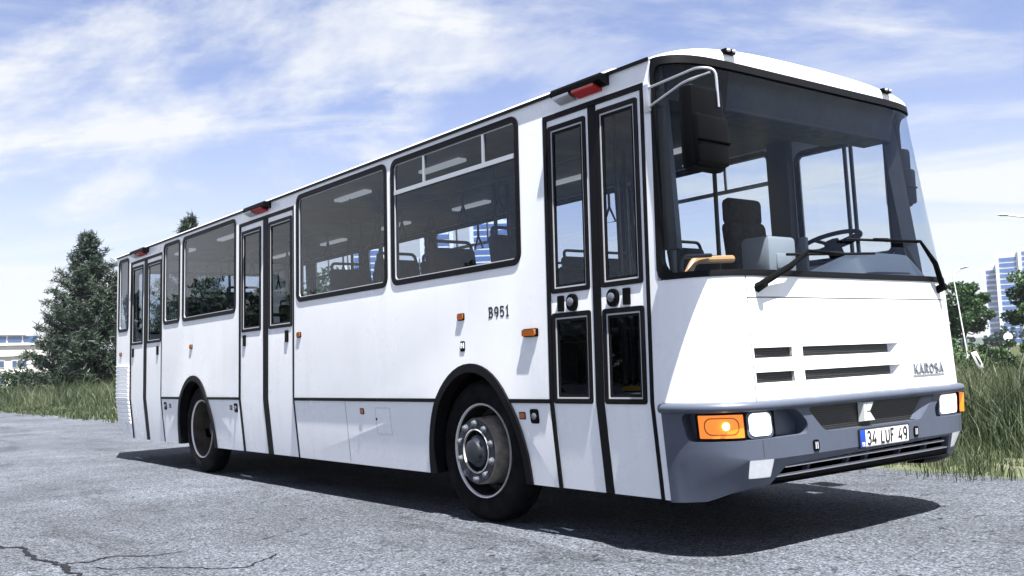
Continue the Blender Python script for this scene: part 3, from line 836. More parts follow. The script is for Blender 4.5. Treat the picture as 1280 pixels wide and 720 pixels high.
# lower edge: low at the corner, rising to the middle
low = [(-SMAX, .305), (S_(-1.215), .318), (S_(-1.14), .362), (S_(-1.0), .388), (S_(-.895), .392), (S_(-.785), .496), (S_(.97), .527), (S_(1.065), .394), (S_(1.18), .388), (S_(1.32), .362), (S_(1.395), .318), (SMAX, .305)]
out_ = low + [(SMAX, BT), (-SMAX, BT)]
def fillet(pts, r):
    o = []
    n = len(pts)
    for i in range(n):
        p = Vector((*pts[i], 0)); a = Vector((*pts[i - 1], 0)) - p; b = Vector((*pts[(i + 1) % n], 0)) - p
        q = min(r, a.length * .45, b.length * .45)
        A = p + a.normalized() * q; B = p + b.normalized() * q
        for k in range(5):
            t = k / 4; w = (1 - t) ** 2 * A + 2 * t * (1 - t) * p + t * t * B; o.append((w.x, w.y))
    return o
grille_h = fillet([(S_(-.585), .80), (S_(-.43), .655), (S_(.61), .655), (S_(.80), .80)], .05)
hl_l = fillet([(S_(-1.232), .645), (S_(-.60), .655), (S_(-.585), .72), (S_(-.68), .802), (S_(-1.238), .802)], .045)
hl_r = fillet([(S_(.80), .655), (S_(1.412), .645), (S_(1.418), .802), (S_(.88), .802), (S_(.785), .72)], .045)
slot_h = fillet([(S_(-.885), .432), (S_(1.065), .432), (S_(.985), .530), (S_(-.79), .500)], .02)
fog_l = rr(S_(-1.05), .437, S_(-.893), .54, .008)
fog_r = fillet([(S_(1.075), .437), (S_(1.235), .437), (S_(1.235), .54), (S_(1.01), .54)], .012)
slot_h = [(S_(-.893), .393), (S_(1.063), .395), (S_(.969), .526), (S_(-.784), .495)]
bp_ = plate('front_bumper', out_, [h[::-1] for h in (grille_h, hl_l, hl_r, fog_l, fog_r)], .05, bm_, M['plastic'], bus, cu=CS, cv=[.35, .55, .6, .7], smooth=30)
# rounded ledge on top of the bumper
mb = MB(); rows = []
prof = [(BO - .004, .803), (BO + .016, .806), (BO + .026, .818), (BO + .027, .834), (BO + .018, .849), (BO, .856), (-.012, .857), (-.03, .850), (-.03, .803)]
for s in SL: rows.append([bfm(s, z, -o) for o, z in prof])
mb.ring_loft(rows)
mb.build('bumper_ledge', M['plastic'], bp_, smooth=45)
for y in (-.965, 1.145):
    plate('panel_joint', rr(S_(y) - .002, .55, S_(y) + .002, .645), [], .003, bumped(bfm, BO + .001), M['gap'], bp_)
# backs of the openings
def pocket(name, loop, D, m, s_in=0.0, mp=bm_, parent=bus, cu=CS, wall=M['plastic'], open_back=None):
    mb = MB(); n = len(loop)
    cx = sum(p[0] for p in loop) / n; cz = sum(p[1] for p in loop) / n
    inner = [(cx + (u - cx) * (1 - s_in), cz + (v - cz) * (1 - s_in)) for u, v in loop]
    a = [mp(u, v, .049) for u, v in loop]; b = [mp(u, v, D) for u, v in inner]
    mb.add(a + b, [(i, (i + 1) % n, n + (i + 1) % n, n + i) for i in range(n)])
    o = mb.build(name, wall, parent, smooth=30)
    return o, inner
g_, gi = pocket('centre_grille', grille_h, .085, M['mesh'], .0)
plate('grille_mesh', [(u, v) for u, v in gi], [], .004, bumped(bfm, BO - .03), M['mesh'], g_, cu=CS)
# right-hand light recess facing in the grille
mbx = MB(); a0 = [bm_(S_(.60), .655, .001), bm_(S_(.80), .80, .001), bm_(S_(.68), .80, .029), bm_(S_(.53), .66, .029)]
mbx.add(a0, [(0, 1, 2, 3)]); mbx.build('grille_recess', M['plastic'], g_, smooth=0)
# K emblem
ky = .012; kz = .742; kx = bfm(S_(ky), kz, -.002)[0] + .012
kb = MB()
def kpoly(pts, x0, x1):
    n = len(pts); a = [(x0, ky + u * .85, kz + v) for u, v in pts]; b = [(x1, ky + u * .74, kz + v * .9) for u, v in pts]
    kb.add(a + b, [tuple(range(n, 2 * n)), tuple(range(n))[::-1]] + [(i, (i + 1) % n, n + (i + 1) % n, n + i) for i in range(n)])
kpoly([(-.070, -.060), (-.030, -.060), (-.030, .060), (-.070, .060)], kx - .02, kx + .016)
kpoly([(-.024, .004), (.014, .004), (.072, .060), (-.024, .060)], kx - .02, kx + .016)
kpoly([(-.024, -.060), (.078, -.060), (.014, -.004), (-.024, -.004)], kx - .02, kx + .016)
kb.build('bonnet_emblem', M['silver'], g_, smooth=0)

# lamp units
def lamp_unit(loop, y_ind, y_lamp, lit, pr=0.0):
    p, inn = pocket('headlamp_recess', loop, .085, None, 0)
    plate('recess_floor', inn, [], .004, bumped(bfm, BO - .085), M['plastic'], p, cu=CS)
    # indicator
    a, b = sorted((S_(y_ind[0]), S_(y_ind[1])))
    c = plate('indicator', rr(a - .012, .655, b + .006, .798, .008), [rr(a, .664, b - .004, .790, .006)[::-1]], .07, bumped(bfm, BO - .008), M['black'], bus, cu=CS)
    lm = plate('indicator_lens', rr(a, .664, b - .004, .790, .006), [], .02 + pr, bumped(bfm, BO - .014 + pr), M['amberlit'] if lit else M['amber'], c, cu=CS)
    if lit:
        u = a + (b - a) * .60
        rim_ = plate('lens_reflector', rr(a + .03, .680, b - .03, .775, .04), [rr(a + .036, .686, b - .036, .769, .036)[::-1]], .004, bumped(bfm, BO - .0125 + pr), M['amber'], c, cu=CS)
        x, y, z = bfm(u, .728, -BO + .012 - pr)
        MB().ell((x, y, z), (.012, .03, .022)).build('indicator_bulb', M['bulb'], c)
    a, b = sorted((S_(y_lamp[0]), S_(y_lamp[1])))
    h = plate('headlamp', rr(a - .014, .655, b + .014, .800, .03), [rr(a, .668, b, .792, .034)[::-1]], .07, bumped(bfm, BO - .02), M['plastic'], bus, cu=CS)
    plate('headlamp_lens', rr(a, .668, b, .792, .034), [], .015, bumped(bfm, BO - .016), M['lens'], h, cu=CS)
lamp_unit(hl_l, (-1.212, -1.052), (-1.026, -.880), True)
lamp_unit(hl_r, (1.235, 1.39), (.895, 1.165), True, .034)
# dark pillar strips in the left recess
s0 = S_(-.85)
plate('recess_rib', rr(s0 - .02, .66, s0 + .012, .80), [], .05, bumped(bfm, BO - .03), M['black'], bus)
# fog lamps
for loop in (fog_l, fog_r):
    p, inn = pocket('fog_lamp', loop, .06, None, 0)
    plate('fog_lens', [(u, v) for u, v in inn], [], .02, bumped(bfm, BO - .006), M['foglens'], p, cu=CS)
# lower slot : dark back, grey dividers, two bright slats
p, inn = pocket('lower_grille', slot_h, .16, None, 0, wall=M['matte'])
plate('grille_back', inn, [], .004, bumped(bfm, BO - .15), M['matte'], p, cu=CS)
for y in (-.50, -.10, .10, .48, .80):
    plate('grille_divider', rr(S_(y) - .014, .43, S_(y) + .014, .50), [], .03, bumped(bfm, BO - .05), M['plastic'], p)
for z0, z1, ya, yb, dd in ((.474, .486, -.765, .975, .02), (.4295, .4395, -.86, 1.02, .002)):
    mbs = MB(); rows = []
    for k in range(41):
        t = k / 40; y = ya + (yb - ya) * t; zz = (z0 + z1) / 2 + .010 * t
        rows.append([bfm(S_(y), zz - .003, -BO + dd), bfm(S_(y), zz + .003, -BO + dd), bfm(S_(y), zz + .007, -BO + dd + .03), bfm(S_(y), zz + .001, -BO + dd + .03)])
    mbs.ring_loft(rows).build('grille_slat', M['sign'], p, smooth=0)
plate('lower_lip', [(S_(-.885), .392), (S_(1.055), .394), (S_(1.03), .432), (S_(-.86), .424)], [], .05, bumped(bfm, BO - .012), M['black'], p, cu=CS)
# dark valance below
mb = MB(); rows = []
for s in SL:
    zl = min(.392, float(np.interp(s, [q[0] for q in low], [q[1] for q in low])))
    rows.append([bfm(s, zl + .005, -BO + .002), bfm(s, zl + .006, .12), bfm(s, zl - .012, .16), bfm(s, zl - .010, .03)])
mb.ring_loft(rows).build('valance', M['black'], bp_, smooth=45)
# tow covers
for y in (-.532, .54):
    t = plate('tow_cover', rr(S_(y) - .028, .552, S_(y) + .028, .616, .018), [], .012, bumped(bfm, BO + .006), M['black'], bus)
    plate('tow_slot', rr(S_(y) - .013, .565, S_(y) - .004, .603), [], .006, bumped(bfm, BO + .009), M['trim'], t)
    plate('tow_slot', rr(S_(y) + .004, .565, S_(y) + .013, .603), [], .006, bumped(bfm, BO + .009), M['trim'], t)
# licence plate
s0, s1 = S_(-.105), S_(.437)
lp = plate('licence_plate', rr(s0, .530, s1, .640, .008), [], .012, bumped(bfm, BO + .012), M['plate'], bus, cu=frange(s0, s1, 8))
plate('country_band', rr(s0 + .003, .533, s0 + .058, .637, .005), [], .003, bumped(bfm, BO + .014), M['blue'], lp)
plate('plate_rim', rr(s0 - .004, .526, s1 + .004, .644, .01), [rr(s0 + .002, .532, s1 - .002, .638, .006)[::-1]], .012, bumped(bfm, BO + .0145), M['ink'], lp, cu=frange(s0, s1, 8))
stroke_text('plate_number', '34 LUF 49', .074, .0135, (S_(.193), .585), M['ink'], lp, bumped(bfm, BO + .0122), width=.98, space=.20, depth=.001)
stroke_text('country_code', 'TR', .022, .0042, (S_(-.075), .550), M['plate'], lp, bumped(bfm, BO + .0143), width=1.0, space=.2, depth=.0005)

# ---- wipers -----------------------------------------------------------
def fp_(y, z, o): return fmap(s_of_y(y), z, -o)
for piv, elbow, b0, b1 in (((-.88, 1.50), (-.44, 1.70), (-.61, 1.675), (.31, 1.715)), ((1.06, 1.515), (.86, 1.815), (.02, 1.795), (.88, 1.815))):
    w = MB().tube([fp_(*piv, .035), fp_((piv[0] + elbow[0]) / 2, (piv[1] + elbow[1]) / 2, .065), fp_(*elbow, .05)], [.021, .019, .010]).build('wiper', M['black'], bus)
    MB().tube([fp_(piv[0], piv[1] - .02, -.01), fp_(*piv, .06)], [.03, .022]).build('wiper_pivot', M['black'], w)
    mid = ((b0[0] + b1[0]) / 2, (b0[1] + b1[1]) / 2)
    MB().tube([fp_(b0[0] + (b1[0] - b0[0]) * k / 10, b0[1] + (b1[1] - b0[1]) * k / 10, .022) for k in range(11)], .009, 6).tube([fp_(mid[0] - .13, mid[1] + .004, .035), fp_(*mid, .048), fp_(mid[0] + .13, mid[1] + .004, .035)], [.006, .014, .006]).build('wiper_blade', M['rubber'], w)
    if piv[0] > 0: MB().tube([fp_(*elbow, .05), fp_(mid[0] + .0, mid[1], .048)], [.010, .009]).build('wiper_link', M['black'], w)
    else: MB().tube([fp_(*elbow, .05), fp_(mid[0], mid[1], .048)], [.010, .009]).build('wiper_link', M['black'], w)

# ---- mirrors ---------------------------------------------------------------
def mirror(cy, cx, z0, z1, w, arm):
    zc = (z0 + z1) / 2; h = z1 - z0; zs = z0 + h * .64
    Mz = Matrix.Rotation(math.radians(4 if cy < 0 else -8), 4, 'Z')
    m = MB().box((cx, cy, zc), (.10, w, h), M_=Mz, bev=.03).build('wing_mirror', M['black'], bus)
    MB().box((cx + .055, cy, (z0 + .02 + zs) / 2), (.05, w * .94, zs - z0 - .02), M_=Mz, bev=.022).build('mirror_lower_shell', M['black'], m)
    MB().box((cx + .062, cy, zs - (zs - z0) * .5), (.048, w * .92, .014), M_=Mz, bev=.004).build('mirror_ridge', M['matte'], m)
    MB().box((cx - .0505, cy, zc), (.004, w * .86, h * .9), M_=Mz).build('mirror_glass', M['chrome'], m)
    for pts in arm: MB().tube(round_path(pts, .05), .0075, 10).build('mirror_arm', M['alu'], m)
    return m
rm = mirror(-1.325, .01, 2.085, 2.535, .285, [
    [(-.47, -1.225, 2.668), (-.02, -1.30, 2.66), (.055, -1.245, 2.64), (.060, -1.243, 2.43)],
    [(-.47, -1.225, 2.555), (-.10, -1.32, 2.60), (.03, -1.26, 2.625)]])
b = MB().box((-.475, -1.222, 2.61), (.05, .03, .17), bev=.012).build('mirror_bracket', M['alu'], rm)
lm_ = mirror(1.55, -.56, 2.17, 2.62, .20, [[(-.50, 1.40, 2.68), (-.56, 1.52, 2.68), (-.56, 1.53, 2.55)], [(-.50, 1.40, 2.25), (-.56, 1.47, 2.25)]])

# ---- wheels ----------------------------------------------------------------
WR = .505
def wheel(cx, y, sg, front):
    """sg -1 = faces the door side; h grows outward"""
    c = (cx, y, WR)
    ty = MB().lathe([(.345, -.08), (.40, -.09), (.47, -.088), (.498, -.08), (.505, -.07), (.503, -.052), (.496, -.05), (.496, -.044), (.505, -.04), (.505, .0), (.498, .002), (.498, .008), (.505, .01), (.503, .06), (.494, .085), (.470, .108), (.43, .118), (.38, .114), (.348, .104), (.332, .085)], (cx, y, WR), 'y', 64, sg)
    # shoulder blocks
    w = ty.build('wheel', M['tyre'], bus, smooth=40)
    MB().lathe([(.328, .090), (.337, .100), (.334, .110), (.326, .107), (.319, .096)], c, 'y', 64, sg).build('rim_lip', M['rimlip'], w)
    if front:
        pr = [(.322, .098), (.316, .06), (.308, .0), (.300, -.04), (.265, -.045), (.245, -.01), (.238, .06), (.235, .145), (.228, .158), (.165, .160), (.156, .150), (.150, .085), (.11, .08)]
        MB().lathe(pr[:6], c, 'y', 64, sg).build('rim', M['rim'], w)
        MB().lathe(pr[5:9], c, 'y', 64, sg).build('rim_drum', M['drum'], w)
        MB().lathe(pr[8:], c, 'y', 64, sg).build('hub_flange', M['hub'], w)
        MB().lathe([(.125, .06), (.122, .12), (.112, .150), (.085, .165), (.08, .195), (.055, .205), (.0, .206)], c, 'y', 40, sg).build('hub_cap', M['hub'], w)
        MB().lathe([(.150, .150), (.158, .163), (.150, .166), (.146, .154)], c, 'y', 48, sg).build('flange_ring', M['rimlip'], w)
        R = .196; hb = .158
    else:
        MB().lathe([(.322, .098), (.315, .05), (.308, -.02), (.300, -.09), (.285, -.135), (.20, -.150), (.14, -.145)], c, 'y', 64, sg).build('rim', M['rimrust'], w)
        MB().lathe([(.135, -.15), (.13, -.08), (.10, -.06), (.09, -.02), (.0, -.015)], c, 'y', 40, sg).build('hub_cap', M['hub'], w)
        R = .18; hb = -.15
    proto = None
    for k in range(10):
        a = 2 * PI * (k + .5) / 10
        if proto is None:
            proto = MB().lathe([(.027, .0), (.027, .008), (.020, .009), (.019, .026), (.012, .030), (.0, .030)], (0, 0, 0), 'y', 10, sg).build('wheel_nut', M['rim'] if not front else M['letter'], w)
            nut = proto
        else:
            nut = proto.copy(); COL.objects.link(nut); nut.parent = w
        nut.location = (cx + R * math.cos(a), y + sg * hb, WR + R * math.sin(a))
    return w
for sg, yy in ((-1, -1.225 + .165), (1, 1.405 - .165)):
    wheel(-2.32, yy, sg, True); wheel(-7.90, yy, sg, False)
for cx in (-2.32, -7.90):
    MB().tube([(cx, -1.0, WR), (cx, 1.15, WR)], .075, 16).build('axle', M['chassis'], bus)
# underbody
MB().box(((-.6 - 10.9) / 2, YC, .44), (10.0, 2.2, .10)).build('underbody', M['matte'], bus, smooth=0)
MB().box((-.55, YC, .45), (.8, 2.3, .06)).build('underbody', M['matte'], bus, smooth=0)
MB().box((-10.3, YC, .50), (1.2, 2.2, .06)).build('underbody', M['matte'], bus, smooth=0)

# ---- interior ------------------------------------------------------------------
FL = .90
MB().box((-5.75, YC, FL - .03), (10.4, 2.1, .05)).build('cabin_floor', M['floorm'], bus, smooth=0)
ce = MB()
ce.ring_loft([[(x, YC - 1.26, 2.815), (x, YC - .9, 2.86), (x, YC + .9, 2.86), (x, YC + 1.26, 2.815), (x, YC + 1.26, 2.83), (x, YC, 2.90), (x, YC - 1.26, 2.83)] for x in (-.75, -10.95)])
ce.build('cabin_ceiling', M['ceil'], bus, smooth=0)
for sg in (-1, 1):
    for k in range(6):
        MB().box((-1.9 - k * 1.6, YC + sg * .72, 2.835), (.62, .09, .03), bev=.008).build('ceiling_light', M['lampwhite'], bus)
    MB().tube([(-1.6, YC + sg * .62, 2.60), (-10.2, YC + sg * .62, 2.60)], .016).build('overhead_rail', M['pole'], bus)
# lining below the windows and pillars between them
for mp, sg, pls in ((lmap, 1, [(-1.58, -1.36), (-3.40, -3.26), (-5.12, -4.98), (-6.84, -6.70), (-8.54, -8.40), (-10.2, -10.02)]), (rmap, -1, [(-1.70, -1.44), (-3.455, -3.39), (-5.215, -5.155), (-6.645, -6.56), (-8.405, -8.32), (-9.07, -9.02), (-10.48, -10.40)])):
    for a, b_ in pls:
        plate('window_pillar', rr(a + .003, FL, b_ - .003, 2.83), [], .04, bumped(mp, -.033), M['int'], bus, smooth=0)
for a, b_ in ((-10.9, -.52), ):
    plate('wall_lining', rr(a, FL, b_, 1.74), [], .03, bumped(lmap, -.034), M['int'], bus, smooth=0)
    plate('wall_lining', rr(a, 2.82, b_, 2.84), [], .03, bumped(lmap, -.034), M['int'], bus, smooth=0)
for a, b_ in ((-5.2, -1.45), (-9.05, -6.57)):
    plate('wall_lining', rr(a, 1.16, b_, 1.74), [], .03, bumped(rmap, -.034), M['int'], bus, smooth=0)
# step wells behind the doors
for a, b_ in ((-1.40, -.55), (-6.5, -5.25), (-10.35, -9.1)):
    MB().box(((a + b_) / 2, -.60, .60), (b_ - a, .05, .62)).build('step_riser', M['floorm'], bus, smooth=0)
    MB().box(((a + b_) / 2, -.88, .40), (b_ - a, .6, .05)).build('door_step', M['floorm'], bus, smooth=0)
    MB().box(((a + b_) / 2, -.63, .915), (b_ - a, .03, .03)).build('step_edge', M['yellow'], bus, smooth=0)
# seats
def seat():
    s = MB().box((0, 0, FL + .44), (.44, .44, .09), bev=.03).build('passenger_seat', M['seat'], bus)
    Mt = Matrix.Rotation(math.radians(-9), 4, 'Y')
    MB().box((-.23, 0, FL + .80), (.08, .43, .72), M_=Mt, bev=.035).build('seat_back', M['seat'], s)
    MB().tube(round_path([(-.26, -.19, FL + 1.10), (-.29, -.19, FL + 1.21), (-.29, .19, FL + 1.21), (-.26, .19, FL + 1.10)], .05), .014).build('grab_handle', M['pole'], s)
    MB().tube([(0, 0, FL), (0, 0, FL + .42)], .04).build('seat_leg', M['pole'], s)
    return s
sp = seat(); first = True
for x, y in [(-1.95, -.88), (-2.75, -.88), (-3.6, -.88), (-4.45, -.88), (-7.0, -.88), (-7.8, -.88), (-8.6, -.88)] + [(-2.05 - .86 * k, 1.10) for k in range(10)] + [(-2.9 - .86 * k, .63) for k in range(8)] + [(-3.6, -.42), (-4.45, -.42), (-7.8, -.42), (-8.6, -.42)]:
    o = sp if first else copy_tree(sp, bus)
    first = False
    o.location = (x, y, 0)
# poles
for x, y in [(-1.50, -.50), (-1.50, .55), (-2.35, .42), (-3.2, -.30), (-4.9, -.45), (-5.2, -.6), (-6.55, -.6), (-6.7, .35), (-8.9, -.4), (-3.95, .42)]:
    MB().tube([(x, y, FL), (x, y, 2.84)], .017).build('hand_pole', M['pole'], bus)
for pts in ([(-1.47, -.55, FL), (-1.47, -.55, 1.72), (-1.47, -1.08, 1.72)], [(-5.2, -1.1, 1.75), (-5.2, -.6, 1.75), (-5.2, -.6, FL)], [(-6.58, -1.1, 1.75), (-6.58, -.6, 1.75)],
            [(-.66, -1.02, .9), (-.66, -1.02, 2.25), (-.80, -.98, 2.38), (-.95, -.9, 2.2), (-1.1, -.6, 1.2)], [(-.62, -.92, .8), (-.62, -.92, 2.3), (-.7, -.88, 2.42), (-.8, -.75, 2.42)]):
    MB().tube(round_path(pts, .08), .02).build('grab_rail', M['pole'], bus)
MB().tube(round_path([(-.42, -1.05, 1.55), (-.42, -.96, 1.672), (-.42, -.62, 1.69)], .04), .024, 10).build('entry_rail', M['tan'], bus)
MB().tube(round_path([(-.36, -1.14, 1.52), (-.36, -1.14, 1.68), (-.38, -.86, 1.70)], .05), .012).build('grab_rail', M['pole'], bus)
# strap handles
sh = MB().tube([(0, 0, 2.60), (0, 0, 2.47)], .012).tube([(0, 0, 2.47), (-.075, 0, 2.33), (.075, 0, 2.33), (0, 0, 2.47)], .011).build('strap_handle', M['pole'], bus)
first = True
for sg in (-1, 1):
    for k in range(17):
        if k < 2 or (sg > 0 and k % 2): continue
        o = sh if first else sh.copy()
        if not first: COL.objects.link(o); o.parent = bus
        first = False
        o.location = (-1.85 - k * .5, YC + sg * .62, 0)
# driver's place
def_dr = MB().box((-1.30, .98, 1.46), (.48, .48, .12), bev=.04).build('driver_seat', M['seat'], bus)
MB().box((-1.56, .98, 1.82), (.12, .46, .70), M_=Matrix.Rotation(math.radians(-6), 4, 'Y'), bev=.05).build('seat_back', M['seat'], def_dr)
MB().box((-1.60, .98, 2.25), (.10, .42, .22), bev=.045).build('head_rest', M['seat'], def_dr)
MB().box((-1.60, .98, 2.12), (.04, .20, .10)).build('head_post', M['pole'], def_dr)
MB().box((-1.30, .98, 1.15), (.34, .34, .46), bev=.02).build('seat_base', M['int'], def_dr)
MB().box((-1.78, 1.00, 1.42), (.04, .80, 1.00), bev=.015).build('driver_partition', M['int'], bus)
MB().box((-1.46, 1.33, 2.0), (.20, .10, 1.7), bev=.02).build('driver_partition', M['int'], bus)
# steering wheel
sw = MB()
C0 = Vector((-.88, 1.10, 1.93)); Mt = Matrix.Rotation(math.radians(-14), 4, 'Y')
rings = []
for k in range(40):
    a = 2 * PI * k / 40; d = Vector((math.cos(a), math.sin(a), 0)); c = C0 + Mt @ (d * .215)
    rings.append([c + (Mt @ d) * .017 * math.cos(2 * PI * j / 8) + (Mt @ Vector((0, 0, 1))) * .017 * math.sin(2 * PI * j / 8) for j in range(8)])
sw.ring_loft(rings, closed=True)
for a in (0.5, 2.64, 4.7):
    sw.tube([C0 - Mt @ Vector((0, 0, .03)), C0 + Mt @ Vector((math.cos(a) * .21, math.sin(a) * .21, 0))], .014)
sw.tube([C0, C0 + Vector((.16, 0, -.42))], [.06, .05])
sw.build('steering_wheel', M['black'], bus)
# dashboard: shelf along the screen, hump in front of the driver
dsh = MB(); rows = []
for k in range(31):
    y = YC - 1.0 + 2.26 * k / 30
    hump = 1.60 + (.155 / (1 + math.exp(-(y - .35) * 16))) * (1 / (1 + math.exp((y - 1.17) * 30)) if True else 1)
    if y < -.55: hump = 1.52
    rows.append([fmap(s_of_y(y), 1.50, .06), fmap(s_of_y(y), 1.56, .07), (fmap(s_of_y(y), 1.6, 0)[0] - .20, y, hump), (fmap(s_of_y(y), 1.6, 0)[0] - .34, y, hump + .005), (-.62, y, hump - .06), (-.64, y, 1.15), (-.12 if abs(y - YC) < 1 else -.3, y, 1.10)])
dsh.ring_loft(rows).build('dashboard', M['dash'], bus, smooth=40)
MB().box((-.72, .13, 1.76), (.24, .30, .26), bev=.03).box((-.60, .13, 1.72), (.02, .16, .10), bev=.006).build('ticket_machine', M['machine'], bus)
MB().box((-.70, .10, 1.45), (.20, .25, .40), bev=.01).build('machine_stand', M['int'], bus)
MB().box((-.62, .36, 1.72), (.10, .03, .34), bev=.008).build('machine_post', M['int'], bus)
# blind / destination box behind the screen top
db = MB().ring_loft([[(-.40, y, 2.60), (-.36, y, 2.84), (-.62, y, 2.86), (-.62, y, 2.60)] for y in (-.62, 1.20)]).build('destination_box', M['navy'], bus, smooth=0)
MB().ring_loft([[(-.395, y, 2.605), (-.393, y, 2.617), (-.42, y, 2.617), (-.42, y, 2.605)] for y in (-.60, 1.18)]).build('box_edge', M['dash'], db, smooth=0)
MB().ring_loft([[(-.45, y, 2.62), (-.43, y, 2.82), (-.62, y, 2.84), (-.62, y, 2.62)] for y in (-1.12, -.63)]).build('door_gear_cover', M['int'], bus, smooth=0)
MB().box((-.92, .89, 2.79), (.10, .18, .035), bev=.01).build('cab_lamp', M['lampwhite'], bus)
MB().box((-.85, YC, 2.75), (.30, 2.4, .12), bev=.02).build('bulkhead', M['int'], bus)
# pillars behind the screen corners
for sg in (-1, 1):
    MB().ring_loft([[fmap(sg * (SMAX - .03), z, .03), fmap(sg * (SMAX - .15), z, .03), fmap(sg * (SMAX - .15), z, .09), fmap(sg * (SMAX - .03), z, .09)] for z in frange(1.5, 2.84, 6) + [2.83]]).build('screen_pillar', M['pole'], bus, smooth=0) if sg < 0 else \
    MB().ring_loft([[fmap(sg * (SMAX - .05), z, .12), fmap(sg * (SMAX - .30), z, .10), fmap(sg * (SMAX - .30), z, .20), fmap(sg * (SMAX - .05), z, .20)] for z in [1.52] + frange(1.5, 2.84, 6) + [2.83]]).build('screen_pillar', M['pole'], bus, smooth=0)

# ================================================================== GROUND
def wob(x, s, k): return mnoise.noise(Vector((x * s, k, 0.3)))
def sheet(name, pts, z, m):
    tris = tessellate_polygon([[Vector((x, y, 0)) for x, y in pts]])
    me = bpy.data.meshes.new(name); me.from_pydata([(x, y, z) for x, y in pts], [], [tuple(t) for t in tris])
    bm = bmesh.new(); bm.from_mesh(me); bmesh.ops.recalc_face_normals(bm, faces=bm.faces); bm.to_mesh(me); bm.free()
    for p in me.polygons:
        if p.normal.z < 0: p.flip()
    return struct(link(name, me, m))
sheet('ground', [(-1150, -1150), (1150, -1150), (1150, 1150), (-1150, 1150)], -0.012, M['field'])
ex = [(-400 + 4 * i) for i in range(82)] + [(-72 + .35 * i) for i in range(1, 300)] + [34 + 4 * i for i in range(1, 60)]
def edge_y(x):
    base = 2.55 if x < -12 else (2.55 + .40 * min(1, (x + 12) / 8))
    return base + .16 * wob(x, .45, 1) + .10 * wob(x, 1.7, 2) + .05 * wob(x, 5.0, 3)
road = sheet('road', [(ex[0], -70)] + [(ex[-1], -70)] + [(x, edge_y(x)) for x in ex[::-1]], 0.0, M['asphalt'])
sheet('verge', [(x, edge_y(x) - .5) for x in ex] + [(x, edge_y(x) + 1.5 + .4 * wob(x, .6, 9) + .2 * wob(x, 2.4, 4)) for x in ex[::-1]], -0.004, M['verge'])

# cracks in the asphalt
def crack(pts, w, name='road_crack'):
    P = smooth_path([(x, y, 0) for x, y in pts], 9); L = []; R = []
    for i, p in enumerate(P):
        t = (P[min(i + 1, len(P) - 1)] - P[max(i - 1, 0)]).normalized(); nrm = Vector((-t.y, t.x, 0))
        j = nrm * (.05 * (mnoise.noise(p * 5)) + .03 * mnoise.noise(p * 17)); e = min(1, i / 6, (len(P) - 1 - i) / 6)
        ww = 1.35 * w * e * (.55 + 1.1 * abs(mnoise.noise(p * 7 + Vector((3, 1, 4))))) + .001
        L.append(p + j + nrm * ww); R.append(p + j - nrm * ww)
    n = len(P); V = [(v.x, v.y, .004) for v in L + R]
    me = bpy.data.meshes.new(name); me.from_pydata(V, [], [(i, n + i, n + i + 1, i + 1) for i in range(n - 1)])
    struct(link(name, me, M['crackm']))
M['crackm'] = mat('crack_tar', (0.012, 0.012, 0.015), 0.9, spec=0.1, var=0.4, vscale=30)
crack([(-4.9, -4.05), (-4.23, -3.93), (-4.0, -3.86), (-3.5, -3.85), (-3.2, -3.80), (-2.75, -3.80), (-2.3, -3.95), (-1.9, -4.1)], .016)
crack([(-3.25, -3.81), (-3.08, -3.65), (-3.14, -3.5), (-3.05, -3.37), (-2.9, -3.1)], .008)
crack([(-3.0, -3.79), (-2.7, -3.55), (-2.45, -3.3), (-2.12, -3.02), (-2.27, -2.87), (-2.4, -2.70)], .006)
crack([(-7.6, -4.9), (-7.0, -4.4), (-6.3, -4.35), (-5.6, -3.9), (-4.9, -4.05)], .010)
crack([(-1.2, -3.2), (-.6, -3.0), (-.1, -3.05), (.5, -2.7)], .004)

# ================================================================== VEGETATION
def np_mesh(name, V, F, m, parent=None, kind=None):
    """V (n,3) ; F list of (k,m) index arrays with equal face size"""
    me = bpy.data.meshes.new(name)
    V = np.asarray(V, dtype=np.float32)
    me.vertices.add(len(V)); me.vertices.foreach_set('co', V.ravel())
    li = np.concatenate([f.ravel() for f in F]).astype(np.int32)
    sz = np.concatenate([np.full(len(f), f.shape[1], np.int32) for f in F])
    st = np.concatenate([[0], np.cumsum(sz)[:-1]]).astype(np.int32)
    me.loops.add(len(li)); me.loops.foreach_set('vertex_index', li)
    me.polygons.add(len(sz)); me.polygons.foreach_set('loop_start', st); me.polygons.foreach_set('loop_total', sz)
    me.update(calc_edges=True)
    o = link(name, me, m, parent)
    if kind: o['kind'] = kind
    return o
def unit(n):
    v = RNG.normal(size=(n, 3)); return v / np.linalg.norm(v, axis=1)[:, None]
def blades(P, H, W, lean, up=None):
    """grass blades: P (n,3), heights, widths"""
    n = len(P); a = RNG.uniform(0, 2 * PI, n); b = RNG.uniform(0, 2 * PI, n)
    d = np.stack([np.cos(a), np.sin(a), np.zeros(n)], 1); l = np.stack([np.cos(b), np.sin(b), np.zeros(n)], 1) * (lean * RNG.uniform(.1, 1.9, n))[:, None]
    h = np.zeros((n, 3)); h[:, 2] = 1
    w = (W / 2)[:, None] * d
    mid = P + (h * .55 + l * .28) * H[:, None]; tip = P + (h * .95 + l) * H[:, None]
    V = np.stack([P - w, P + w, mid - w * .8, mid + w * .8, tip], 1).reshape(-1, 3)
    i = np.arange(n) * 5
    return V, [np.stack([i, i + 1, i + 3, i + 2], 1), np.stack([i + 2, i + 3, i + 4], 1)]
GP = []; GH = []; GWd = []
